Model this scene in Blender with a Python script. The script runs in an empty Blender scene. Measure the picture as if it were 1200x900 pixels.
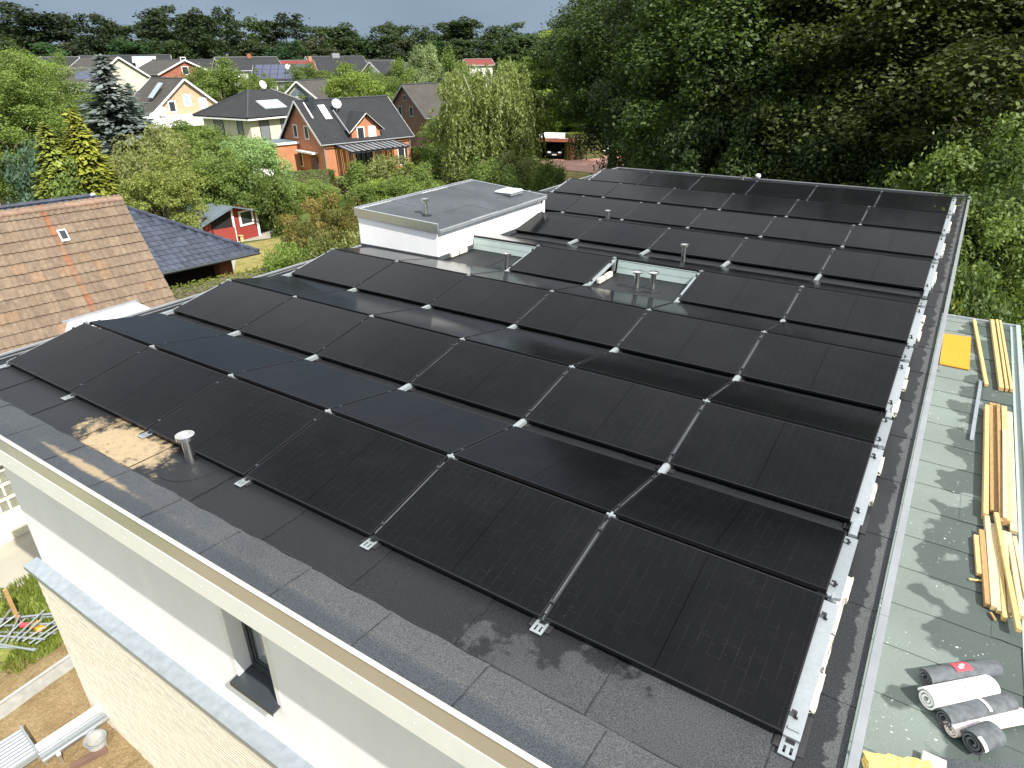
import bpy, bmesh, math, random
import numpy as np
from mathutils import Matrix, Vector, Euler
random.seed(7)
RNG = np.random.default_rng(11)
SC = bpy.context.scene
COL = SC.collection
rad = math.radians

# ------------------------------------------------------------------ camera
CAM_LOC = (10.6222, -3.1818, 3.8458)
CAM_ROT = (1.1126, 0.0096, 0.5812)
FPX = 777.19                                   # focal length in pixels of the 1200 px wide photograph
cam_d = bpy.data.cameras.new("camera"); cam = bpy.data.objects.new("camera", cam_d); COL.objects.link(cam)
cam.location = CAM_LOC; cam.rotation_euler = CAM_ROT
cam_d.sensor_fit = 'HORIZONTAL'; cam_d.sensor_width = 36.0; cam_d.lens = FPX / 1200 * 36
cam_d.clip_start = 0.1; cam_d.clip_end = 6000
SC.camera = cam

# ------------------------------------------------------------------ sun, sky, exposure
SUN_DIR = Vector((0.95, -0.28, 1.0)).normalized()          # towards the sun
SUN_EL = math.asin(SUN_DIR.z); SUN_AZ = math.atan2(SUN_DIR.x, SUN_DIR.y)
sun_d = bpy.data.lights.new("sun", 'SUN'); sun_d.energy = 5.0; sun_d.angle = rad(0.5); sun_d.color = (1.0, 0.955, 0.88)
sun = bpy.data.objects.new("sun", sun_d); COL.objects.link(sun)
sun.rotation_euler = SUN_DIR.to_track_quat('Z', 'Y').to_euler(); sun.location = (30, -10, 40)
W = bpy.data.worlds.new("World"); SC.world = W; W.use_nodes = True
nt = W.node_tree; nt.nodes.clear()
def N(t, kind, **kw):
    n = t.nodes.new(kind)
    for k, v in kw.items(): setattr(n, k, v)
    return n
sky = N(nt, 'ShaderNodeTexSky', sky_type='NISHITA', sun_disc=False)
sky.sun_elevation = SUN_EL; sky.sun_rotation = SUN_AZ; sky.air_density = 1.2; sky.dust_density = 1.5
scl = N(nt, 'ShaderNodeVectorMath', operation='SCALE'); scl.inputs['Scale'].default_value = 0.085
nt.links.new(sky.outputs[0], scl.inputs[0])
tc = N(nt, 'ShaderNodeTexCoord')
mp = N(nt, 'ShaderNodeMapping'); mp.inputs['Scale'].default_value = (1, 1, 2.6)
nt.links.new(tc.outputs['Generated'], mp.inputs[0])
ns = N(nt, 'ShaderNodeTexNoise'); ns.inputs['Scale'].default_value = 2.3; ns.inputs['Detail'].default_value = 7; ns.inputs['Roughness'].default_value = .58
nt.links.new(mp.outputs[0], ns.inputs[0])
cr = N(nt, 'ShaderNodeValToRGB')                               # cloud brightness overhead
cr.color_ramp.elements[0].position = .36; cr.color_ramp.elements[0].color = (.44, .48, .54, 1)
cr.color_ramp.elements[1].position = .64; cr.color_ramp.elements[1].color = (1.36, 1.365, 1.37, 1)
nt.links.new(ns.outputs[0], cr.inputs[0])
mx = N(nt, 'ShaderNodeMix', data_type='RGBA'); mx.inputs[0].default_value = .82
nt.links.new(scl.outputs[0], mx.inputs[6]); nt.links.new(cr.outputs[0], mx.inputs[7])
sep = N(nt, 'ShaderNodeSeparateXYZ'); nt.links.new(tc.outputs['Generated'], sep.inputs[0])
mr = N(nt, 'ShaderNodeMapRange', interpolation_type='SMOOTHSTEP'); mr.inputs[1].default_value = .10; mr.inputs[2].default_value = .50
nt.links.new(sep.outputs['Z'], mr.inputs[0])
storm = N(nt, 'ShaderNodeMix', data_type='RGBA')               # grey-blue rain cloud low all round the horizon
ns2 = N(nt, 'ShaderNodeTexNoise'); ns2.inputs['Scale'].default_value = 3.0; ns2.inputs['Detail'].default_value = 4
nt.links.new(mp.outputs[0], ns2.inputs[0])
cr2 = N(nt, 'ShaderNodeValToRGB')
cr2.color_ramp.elements[0].position = .3; cr2.color_ramp.elements[0].color = (.145, .190, .248, 1)
cr2.color_ramp.elements[1].position = .72; cr2.color_ramp.elements[1].color = (.198, .252, .315, 1)
nt.links.new(ns2.outputs[0], cr2.inputs[0])
nt.links.new(mr.outputs[0], storm.inputs[0]); nt.links.new(cr2.outputs[0], storm.inputs[6]); nt.links.new(mx.outputs[2], storm.inputs[7])
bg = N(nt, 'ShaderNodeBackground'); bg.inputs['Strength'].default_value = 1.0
wo = N(nt, 'ShaderNodeOutputWorld')
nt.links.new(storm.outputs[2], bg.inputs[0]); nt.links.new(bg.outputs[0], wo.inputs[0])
SC.view_settings.view_transform = 'Standard'; SC.view_settings.look = 'None'
SC.view_settings.exposure = 0.80; SC.view_settings.gamma = 1.0; SC.view_settings.use_curve_mapping = False
SC.render.engine = 'CYCLES'
SC.cycles.max_bounces = 8; SC.cycles.diffuse_bounces = 3; SC.cycles.glossy_bounces = 4; SC.cycles.transmission_bounces = 5; SC.cycles.transparent_max_bounces = 6
SC.render.resolution_x = 1024; SC.render.resolution_y = 768

# ------------------------------------------------------------------ pixel -> place helpers
RC = np.array(Euler(CAM_ROT, 'XYZ').to_matrix()); CL = np.array(CAM_LOC)
ZG = -6.4                                                     # garden ground; the flat roof surface is z = 0
def ray(u, v): return RC @ np.array([(u - 600) / FPX, -(v - 450) / FPX, -1.0])
def at(u, v, z=ZG):
    d = ray(u, v); return CL + d * ((z - CL[2]) / d[2])
def along(u, dist):                                           # ground point at a horizontal distance, in column u near the horizon
    d = ray(u, 67); d[2] = 0; d /= np.linalg.norm(d); p = CL + d * dist; return np.array([p[0], p[1], ZG])
def zat(u, v, dist):                                          # height of a pixel at that horizontal distance
    d = ray(u, v); return CL[2] + d[2] / math.hypot(d[0], d[1]) * dist

# ------------------------------------------------------------------ materials
def new_mat(name):
    m = bpy.data.materials.new(name); m.use_nodes = True; t = m.node_tree
    b = t.nodes['Principled BSDF']; return m, t, b
def L(t, a, b): t.links.new(a, b)
def noise(t, vec, scale, detail=4, rough=.55):
    n = N(t, 'ShaderNodeTexNoise'); n.inputs['Scale'].default_value = scale; n.inputs['Detail'].default_value = detail; n.inputs['Roughness'].default_value = rough
    if vec is not None: L(t, vec, n.inputs['Vector'])
    return n.outputs['Fac']
def ramp(t, fac, stops):
    r = N(t, 'ShaderNodeValToRGB'); e = r.color_ramp.elements
    while len(e) < len(stops): e.new(.5)
    for i, (p, c) in enumerate(stops):
        e[i].position = p; e[i].color = (c, c, c, 1) if isinstance(c, (int, float)) else (*c[:3], 1)
    L(t, fac, r.inputs[0]); return r.outputs[0]
def mixc(t, fac, a, b, mode='MIX'):
    m = N(t, 'ShaderNodeMix', data_type='RGBA', blend_type=mode)
    for i, x in ((0, fac), (6, a), (7, b)):
        if isinstance(x, (int, float)): m.inputs[i].default_value = x
        elif isinstance(x, tuple): m.inputs[i].default_value = (*x[:3], 1)
        else: L(t, x, m.inputs[i])
    return m.outputs[2]
def math_(t, op, a, b=0.0, c=None, clamp=False):
    m = N(t, 'ShaderNodeMath', operation=op, use_clamp=clamp)
    for i, x in enumerate((a, b) if c is None else (a, b, c)):
        if isinstance(x, (int, float)): m.inputs[i].default_value = x
        else: L(t, x, m.inputs[i])
    return m.outputs[0]
def bump(t, b, h, strength=.3, dist=.01):
    n = N(t, 'ShaderNodeBump'); n.inputs['Strength'].default_value = strength; n.inputs['Distance'].default_value = dist
    L(t, h, n.inputs['Height']); L(t, n.outputs[0], b.inputs['Normal'])
def objco(t): return N(t, 'ShaderNodeTexCoord').outputs['Object']
def wpos(t): return N(t, 'ShaderNodeNewGeometry').outputs['Position']
def vec_scale(t, v, s):
    m = N(t, 'ShaderNodeMapping'); m.inputs['Scale'].default_value = s; L(t, v, m.inputs[0]); return m.outputs[0]
def pm(name, col, rough=.7, metal=0., var=.18, scale=6., bmp=0., bscale=60., spec=.5, stretch=None, dirt=0., isl=0.):
    m, t, b = new_mat(name); v = wpos(t)
    if stretch: v = vec_scale(t, v, stretch)
    f = noise(t, v, scale, 5)
    lo = tuple(max(0, c * (1 - var)) for c in col); hi = tuple(min(1, c * (1 + var)) for c in col)
    c = ramp(t, f, [(.28, lo), (.72, hi)])
    if dirt:
        d = ramp(t, noise(t, v, scale * .23, 6, .65), [(.45, 0.), (.75, dirt)])
        c = mixc(t, d, c, tuple(x * .45 for x in col))
    if isl:
        r = N(t, 'ShaderNodeNewGeometry').outputs['Random Per Island']
        c = mixc(t, 1.0, c, ramp(t, r, [(0, 1 - isl), (1, 1 + isl)]), 'MULTIPLY')
    L(t, c, b.inputs['Base Color'])
    b.inputs['Roughness'].default_value = rough; b.inputs['Metallic'].default_value = metal; b.inputs['Specular IOR Level'].default_value = spec
    if bmp: bump(t, b, noise(t, v, bscale, 4), bmp, .01)
    return m
M = {}
M['plaster'] = pm('white_plaster', (.86, .86, .862), .9, var=.025, scale=2.2, bmp=.15, bscale=260, spec=.2, dirt=.11, stretch=(1.6, 1.6, .35))
M['cream_paint'] = pm('cream_painted_board', (.76, .755, .715), .55, var=.03, scale=3)
M['zinc'] = pm('zinc_sheet', (.36, .405, .44), .42, metal=.55, var=.14, scale=9, dirt=.12)
M['alu'] = pm('aluminium', (.66, .68, .70), .30, metal=.9, var=.06, scale=14)
M['alu_bright'] = pm('mill_aluminium', (.27, .30, .315), .45, metal=.3, var=.08, scale=30)
M['alu_fascia'] = pm('aluminium_fascia', (.62, .585, .52), .34, metal=.6, var=.03, scale=1.5)
M['trim'] = pm('pale_edge_trim', (.27, .285, .30), .45, metal=.35, var=.10, scale=5, dirt=.2)
M['white_trim'] = pm('white_edge_trim', (.60, .63, .68), .4, metal=.1, var=.05, scale=4)
M['steel'] = pm('stainless_steel', (.80, .79, .77), .24, metal=1., var=.06, scale=25)
M['sage_sheet'] = pm('sage_coated_sheet', (.33, .40, .385), .5, metal=.2, var=.06, scale=6)
M['black_frame'] = pm('black_anodised', (.014, .014, .016), .38, metal=.5, var=.2, scale=20)
M['black_plastic'] = pm('black_plastic', (.02, .02, .022), .5)
M['anthracite'] = pm('anthracite_coat', (.030, .036, .042), .35, var=.1, scale=12)
M['stone_white'] = pm('pale_concrete', (.58, .555, .48), .9, var=.15, scale=20, bmp=.6, bscale=70, dirt=.2)
M['concrete'] = pm('grey_concrete', (.36, .36, .34), .9, var=.18, scale=7, bmp=.4, bscale=40, dirt=.3)
M['wood_fresh'] = pm('fresh_timber', (.50, .36, .155), .75, var=.30, scale=6, stretch=(14, 1.2, 14), isl=.1)
M['wood_brown'] = pm('brown_timber', (.32, .205, .085), .8, var=.3, scale=6, stretch=(14, 1.2, 14), isl=.15)
M['wood_pale'] = pm('pale_timber', (.58, .46, .27), .75, var=.24, scale=6, stretch=(14, 1.2, 14), isl=.1)
M['board_yellow'] = pm('yellow_formwork_board', (.58, .25, .022), .45, var=.12, scale=7, stretch=(6, 1.2, 6), dirt=.15)
M['wool'] = pm('yellow_insulation', (.60, .46, .15), 1., var=.25, scale=40, bmp=1., bscale=90)
M['paper_white'] = pm('white_wrap', (.78, .80, .79), .6, var=.05, scale=12, dirt=.15)
M['paper_cream'] = pm('cream_wrap', (.72, .64, .58), .8, var=.15, scale=14, dirt=.3)
M['bitumen_roll'] = pm('bitumen_roll', (.085, .095, .105), .75, var=.35, scale=16, bmp=.3, bscale=200)
M['red_print'] = pm('red_print', (.55, .06, .08), .6)
M['violet_print'] = pm('violet_print', (.55, .42, .60), .6)
M['bitumen_bead'] = pm('bitumen_bleed', (.010, .010, .011), .35, var=.2, scale=30)
M['white_print'] = pm('white_print', (.8, .78, .78), .6)
M['brick_orange'] = pm('orange_brick', (.40, .165, .085), .9, var=.16, scale=1.4, bmp=.2, bscale=30)
M['brick_dark'] = pm('dark_brick', (.13, .075, .055), .9, var=.2, scale=2)
M['brick_tan'] = pm('tan_brick', (.40, .29, .185), .9, var=.16, scale=2.2, bmp=.2, bscale=30)
M['brick_red'] = pm('red_brick', (.28, .10, .06), .9, var=.2, scale=2)
M['brick_pale'] = pm('pale_facing_brick', (.66, .62, .52), .9, var=.05, scale=9, isl=.07, spec=.2, bmp=.15, bscale=120)
M['mortar'] = pm('pale_mortar', (.63, .595, .51), .95, var=.1, scale=20)
M['cream_wall'] = pm('cream_render', (.56, .53, .40), .9, var=.07, scale=1, dirt=.2)
M['white_wall'] = pm('white_render', (.66, .66, .64), .9, var=.07, scale=1, dirt=.2)
M['white_pvc'] = pm('white_plastic', (.78, .78, .77), .4, var=.02)
M['dark_glass'] = pm('dark_glass', (.03, .035, .04), .08, var=.2, scale=.6)
M['shutter'] = pm('grey_shutter', (.16, .17, .18), .55, var=.1, stretch=(1, 1, 14), scale=2)
M['roof_dark'] = None
M['red_paint'] = pm('red_paint', (.24, .032, .024), .7, var=.18, scale=5, stretch=(1, 1, 9))
M['white_paint'] = pm('white_paint', (.76, .76, .74), .6, var=.04)
M['felt_grey'] = pm('grey_roofing_felt', (.10, .13, .15), .85, var=.14, scale=2, dirt=.2)
M['paving_red'] = pm('red_clinker_paving', (.36, .20, .15), .9, var=.18, scale=.9, bmp=.3, bscale=14)
M['paving_grey'] = pm('grey_paving', (.30, .285, .235), .9, var=.15, scale=.8)
M['bark'] = pm('bark', (.11, .09, .07), .95, var=.35, scale=9, bmp=.8, bscale=22)
M['bark_birch'] = pm('birch_bark', (.35, .33, .30), .9, var=.5, scale=6)
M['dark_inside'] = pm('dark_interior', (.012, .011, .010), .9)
M['lattice_cream'] = pm('cream_paint', (.72, .69, .53), .7, var=.04)
M['lattice_dark'] = pm('grey_green_boards', (.20, .20, .16), .8, var=.2, scale=9)
M['ridge_tile'] = pm('ridge_tiles', (.20, .13, .095), .85, var=.2, scale=6, isl=.15)
M['car_black'] = pm('black_car_paint', (.012, .013, .016), .12, metal=.3)
M['car_dark'] = pm('dark_grey_car_paint', (.03, .033, .037), .2, metal=.4)
M['tyre'] = pm('tyre_rubber', (.015, .015, .015), .9)
M['lamp_white'] = pm('lamp_glass', (.8, .8, .8), .15)
M['skylight'] = pm('acrylic_dome', (.50, .60, .62), .12, var=.04)
M['solar_cell_far'] = pm('blue_solar_cells', (.05, .06, .10), .18, var=.15, scale=2)
M['collector'] = pm('solar_collector_glass', (.30, .36, .40), .12, var=.08, scale=1)

def roof_tile_mat(name, col, course=.30, wave=.24, rough=.55, var=.15):
    m, t, b = new_mat(name); o = objco(t)            # uv runs along the roof (x) and up the slope (y) in metres
    uv = N(t, 'ShaderNodeUVMap').outputs[0]; s = N(t, 'ShaderNodeSeparateXYZ'); L(t, uv, s.inputs[0])
    fy = math_(t, 'FRACT', math_(t, 'DIVIDE', s.outputs[1], course))
    fx = math_(t, 'SINE', math_(t, 'MULTIPLY', s.outputs[0], 2 * math.pi / wave))
    h = math_(t, 'ADD', math_(t, 'MULTIPLY', fy, -1.0), math_(t, 'MULTIPLY', fx, .45))
    f = noise(t, o, .8, 6, .6)
    c = ramp(t, f, [(.3, tuple(x * (1 - var) for x in col)), (.7, tuple(x * (1 + var) for x in col))])
    L(t, c, b.inputs['Base Color']); b.inputs['Roughness'].default_value = rough; b.inputs['Specular IOR Level'].default_value = .2
    bump(t, b, h, .9, .035); return m
M['roof_dark'] = roof_tile_mat('anthracite_roof_tiles', (.026, .0275, .030), rough=.72)
M['roof_grey'] = roof_tile_mat('grey_brown_roof_tiles', (.062, .058, .052), rough=.8)
M['roof_red'] = roof_tile_mat('red_roof_tiles', (.17, .04, .035), rough=.7)
M['roof_blue_glazed'] = pm('blue_black_glazed_tiles', (.035, .042, .062), .30, var=.25, scale=3, isl=.25)

def membrane_mat(name, dry, wet, kind):
    m, t, b = new_mat(name); p = wpos(t)
    sp = N(t, 'ShaderNodeSeparateXYZ'); L(t, p, sp.inputs[0]); X, Y = sp.outputs[0], sp.outputs[1]
    n_big = noise(t, p, .75, 6, .62); n_med = noise(t, p, 2.6, 6, .6); n_fine = noise(t, p, 110, 3, .65); n_sp = noise(t, p, 55, 3, .6)
    if kind == 'front':                 # still damp towards the vent, dried at the far corner
        g = math_(t, 'ADD', math_(t, 'MULTIPLY_ADD', X, .80, -6.75), math_(t, 'MULTIPLY_ADD', n_med, 3.0, -1.5))
        g = math_(t, 'SUBTRACT', g, math_(t, 'MULTIPLY_ADD', Y, 1.9, .36))
        dryf = ramp(t, g, [(.34, 0.), (.50, .8), (.8, 1.)])
    elif kind == 'border':
        inner = ramp(t, math_(t, 'ADD', math_(t, 'MULTIPLY_ADD', Y, 8.0, 6.9), math_(t, 'MULTIPLY_ADD', n_med, .6, -.3)), [(.10, 0.), (.80, 1.)])
        dryf = math_(t, 'MULTIPLY', inner, ramp(t, math_(t, 'ADD', math_(t, 'MULTIPLY_ADD', X, .10, -.10), math_(t, 'MULTIPLY_ADD', n_med, .9, -.45)), [(.15, .25), (.6, 1.)]))
    elif kind == 'right':               # damp beside the rail, dry along the edge
        e = math_(t, 'ADD', math_(t, 'MULTIPLY_ADD', X, 6.0, -64.12), math_(t, 'MULTIPLY_ADD', n_med, 2.0, -1.0))
        dryf = ramp(t, e, [(.38, 0.), (.46, 1.)])
    elif kind == 'annex':               # puddle rims across the green sheets
        e = math_(t, 'ADD', math_(t, 'MULTIPLY_ADD', X, -1.15, 13.75), math_(t, 'MULTIPLY_ADD', noise(t, p, 1.7, 3, .45), 2.8, -1.4))
        dryf = ramp(t, e, [(.46, 0.), (.54, 1.)])
    else:
        dryf = ramp(t, n_big, [(.38, .15), (.62, .9)])
    c = mixc(t, dryf, wet, dry)
    c = mixc(t, 1.0, c, ramp(t, n_fine, [(.30, .8), (.70, 1.2)] if kind == 'annex' else [(.32, .36), (.68, 1.62)]), 'MULTIPLY')
    c = mixc(t, 1.0, c, ramp(t, n_big, [(.25, .86), (.75, 1.14)]), 'MULTIPLY')
    if kind in ('front', 'border'):
        # tan silt left by a dried puddle below the panels, and grit along the edge
        dx = math_(t, 'MULTIPLY_ADD', X, .95, -3.28); dy = math_(t, 'MULTIPLY_ADD', Y, 2.0, .55)
        r2 = math_(t, 'SQRT', math_(t, 'ADD', math_(t, 'MULTIPLY', dx, dx), math_(t, 'MULTIPLY', dy, dy)))
        r2 = math_(t, 'ADD', r2, math_(t, 'MULTIPLY_ADD', noise(t, p, 3.6, 8, .74), 2.3, -1.15))
        silt = ramp(t, r2, [(.48, 1.), (.80, 0.)])
        silt = math_(t, 'MULTIPLY', silt, ramp(t, noise(t, p, 14, 6, .7), [(.25, .35), (.48, 1.)]))
        if kind == 'border':
            w = math_(t, 'SUBTRACT', 1.0, math_(t, 'MULTIPLY', math_(t, 'ABSOLUTE', math_(t, 'ADD', Y, .76)), 10.0), clamp=True)
            xx = math_(t, 'SUBTRACT', 1.0, math_(t, 'MULTIPLY', math_(t, 'ABSOLUTE', math_(t, 'ADD', X, -3.6)), .62), clamp=True)
            k = math_(t, 'MULTIPLY', math_(t, 'MULTIPLY', w, xx), noise(t, p, 9, 6, .7))
            silt = ramp(t, k, [(.16, 0.), (.34, .8)])
            k2 = math_(t, 'MULTIPLY', math_(t, 'MULTIPLY', w, n_sp), ramp(t, noise(t, p, 150, 2), [(.55, 0.), (.66, 1.)]))
            silt = math_(t, 'MAXIMUM', silt, ramp(t, k2, [(.30, 0.), (.6, .6)]))
        c = mixc(t, silt, c, mixc(t, n_fine, (.20, .15, .085), (.42, .33, .205)))
    if kind == 'annex':
        drop = ramp(t, noise(t, p, 24, 3, .5), [(.685, 0.), (.715, 1.)])
        drop = math_(t, 'MULTIPLY', drop, ramp(t, noise(t, p, 1.6, 2), [(.48, 0.), (.62, 1.)]))
        c = mixc(t, drop, c, (.62, .64, .60))
    L(t, c, b.inputs['Base Color'])
    L(t, math_(t, 'MULTIPLY_ADD', dryf, .34, .52), b.inputs['Roughness'])
    b.inputs['Specular IOR Level'].default_value = .22
    bump(t, b, n_fine, .35, .004); return m
M['mem_front'] = membrane_mat('bitumen_membrane_front', (.045, .049, .053), (.0138, .0152, .0172), 'front')
M['mem_border'] = membrane_mat('bitumen_membrane_border', (.062, .066, .070), (.042, .048, .055), 'border')
M['mem_right'] = membrane_mat('bitumen_membrane_edge', (.066, .070, .072), (.020, .021, .023), 'right')
M['mem_pent'] = membrane_mat('bitumen_membrane_penthouse', (.072, .080, .089), (.045, .051, .058), 'pent')
M['mem_annex'] = membrane_mat('green_slate_membrane', (.146, .177, .164), (.066, .085, .078), 'annex')

def glass_mat():
    m, t, b = new_mat('solar_glass'); o = objco(t)
    s = N(t, 'ShaderNodeSeparateXYZ'); L(t, o, s.inputs[0])
    cb = N(t, 'ShaderNodeCombineXYZ'); L(t, s.outputs[1], cb.inputs[0]); L(t, s.outputs[0], cb.inputs[1])
    br = N(t, 'ShaderNodeTexBrick'); L(t, cb.outputs[0], br.inputs[0])
    br.inputs['Scale'].default_value = 1.0; br.inputs['Brick Width'].default_value = .277; br.inputs['Row Height'].default_value = .0915
    br.inputs['Mortar Size'].default_value = .0022; br.inputs['Mortar Smooth'].default_value = .3; br.inputs['Bias'].default_value = 0
    br.inputs['Color1'].default_value = (.0046, .0046, .0051, 1); br.inputs['Color2'].default_value = (.0064, .0064, .0070, 1); br.inputs['Mortar'].default_value = (.0170, .0170, .0180, 1)
    ln = math_(t, 'ABSOLUTE', s.outputs[0]); mid = math_(t, 'LESS_THAN', ln, .0045)
    patch = ramp(t, noise(t, wpos(t), 4.5, 5, .7), [(.40, .04), (.72, 1.)])
    cellc = mixc(t, math_(t, 'MULTIPLY', br.outputs['Fac'], patch), mixc(t, noise(t, wpos(t), 2.5, 3), (.0034, .0038, .0048), (.0054, .0058, .0070)), (.0165, .0168, .0182))
    c = mixc(t, mid, cellc, (.002, .002, .002))
    fine = math_(t, 'FRACT', math_(t, 'MULTIPLY', s.outputs[1], 85))
    c = mixc(t, 1.0, c, ramp(t, fine, [(.45, .9), (.55, 1.12)]), 'MULTIPLY')
    sp = ramp(t, noise(t, wpos(t), 130, 2, .5), [(.705, 0.), (.73, 1.)])
    sp = math_(t, 'MULTIPLY', sp, ramp(t, noise(t, wpos(t), 2.1, 3), [(.45, 0.), (.68, .5)]))
    c = mixc(t, sp, c, (.16, .155, .14))
    c = mixc(t, 1.0, c, ramp(t, N(t, 'ShaderNodeObjectInfo').outputs['Random'], [(0, (.78, .78, .84)), (1, (1.25, 1.22, 1.18))]), 'MULTIPLY')
    dust = ramp(t, noise(t, wpos(t), 1.7, 6, .7), [(.45, 0.), (.85, .016)])
    c = mixc(t, dust, c, (.20, .19, .17))
    L(t, c, b.inputs['Base Color'])
    L(t, ramp(t, noise(t, wpos(t), 1.1, 4), [(.3, .10), (.7, .17)]), b.inputs['Roughness'])
    b.inputs['IOR'].default_value = 1.45; b.inputs['Specular Tint'].default_value = (1.0, .98, .955, 1)
    L(t, math_(t, 'MULTIPLY_ADD', mid, -.04, .085), b.inputs['Specular IOR Level'])
    return m
M['solar_glass'] = glass_mat()
def tile_mat():
    m, t, b = new_mat('brown_concrete_tile'); p = wpos(t)
    oi = N(t, 'ShaderNodeObjectInfo'); rnd = oi.outputs['Random']
    c = ramp(t, noise(t, p, 7, 6, .65), [(.25, (.106, .076, .052)), (.55, (.160, .117, .080)), (.8, (.225, .174, .118))])
    c = mixc(t, 1.0, c, ramp(t, rnd, [(0, .86), (1, 1.13)]), 'MULTIPLY')
    ocol = oi.outputs['Color']
    c = mixc(t, 1.0, c, ocol, 'MULTIPLY')
    L(t, c, b.inputs['Base Color']); b.inputs['Roughness'].default_value = .85
    bump(t, b, noise(t, p, 60, 3), .3, .01); return m
M['roof_tile'] = tile_mat()
def leaf_mat(name, trans=.38, rough=.55):
    m, t, b = new_mat(name)
    oi = N(t, 'ShaderNodeObjectInfo'); geo = N(t, 'ShaderNodeNewGeometry')
    r = geo.outputs['Random Per Island']
    c = mixc(t, 1.0, oi.outputs['Color'], ramp(t, r, [(0, (.76, .78, .74)), (.6, (1.0, 1.0, 1.0)), (1, (1.28, 1.22, 1.18))]), 'MULTIPLY')
    c = mixc(t, 1.0, c, ramp(t, noise(t, geo.outputs['Position'], .35, 3), [(.3, .78), (.7, 1.22)]), 'MULTIPLY')
    L(t, c, b.inputs['Base Color']); b.inputs['Roughness'].default_value = rough; b.inputs['Specular IOR Level'].default_value = .35
    tr = N(t, 'ShaderNodeBsdfTranslucent'); L(t, mixc(t, 1.0, c, (1.25, 1.25, .55), 'MULTIPLY'), tr.inputs[0])
    ms = N(t, 'ShaderNodeMixShader'); ms.inputs[0].default_value = trans
    out = t.nodes['Material Output']; L(t, b.outputs[0], ms.inputs[1]); L(t, tr.outputs[0], ms.inputs[2]); L(t, ms.outputs[0], out.inputs[0])
    return m
M['leaf'] = leaf_mat('foliage')
M['needle'] = leaf_mat('needles', .12, .6)
def ground_mat():
    m, t, b = new_mat('garden_ground'); p = wpos(t)
    f = noise(t, p, .06, 6, .6); g = noise(t, p, 1.4, 6, .65); h = noise(t, p, 22, 3)
    c = ramp(t, f, [(.35, (.055, .085, .022)), (.55, (.10, .12, .035)), (.7, (.17, .15, .06))])
    c = mixc(t, 1.0, c, ramp(t, g, [(.25, .7), (.75, 1.3)]), 'MULTIPLY'); c = mixc(t, 1.0, c, ramp(t, h, [(.25, .75), (.75, 1.25)]), 'MULTIPLY')
    L(t, c, b.inputs['Base Color']); b.inputs['Roughness'].default_value = 1.; b.inputs['Specular IOR Level'].default_value = .1
    bump(t, b, h, .6, .05); return m
M['ground'] = ground_mat()
def soil_mat(name, a, b_, cc):
    m, t, b = new_mat(name); p = wpos(t)
    c = ramp(t, noise(t, p, 1.7, 7, .66), [(.28, a), (.5, b_), (.75, cc)])
    c = mixc(t, 1.0, c, ramp(t, noise(t, p, 26, 4, .6), [(.25, .72), (.75, 1.28)]), 'MULTIPLY')
    L(t, c, b.inputs['Base Color']); b.inputs['Roughness'].default_value = 1.; b.inputs['Specular IOR Level'].default_value = .1
    bump(t, b, noise(t, p, 12, 6, .7), .9, .06); return m
M['soil'] = soil_mat('bare_soil', (.15, .105, .05), (.23, .17, .085), (.31, .25, .145))
M['sand'] = soil_mat('ochre_sand', (.175, .122, .06), (.24, .172, .088), (.31, .235, .13))
M['lawn_dry'] = soil_mat('dry_lawn', (.13, .13, .035), (.235, .205, .075), (.31, .26, .11))
M['lawn_green'] = soil_mat('green_lawn', (.10, .15, .03), (.17, .21, .045), (.25, .25, .075))

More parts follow.
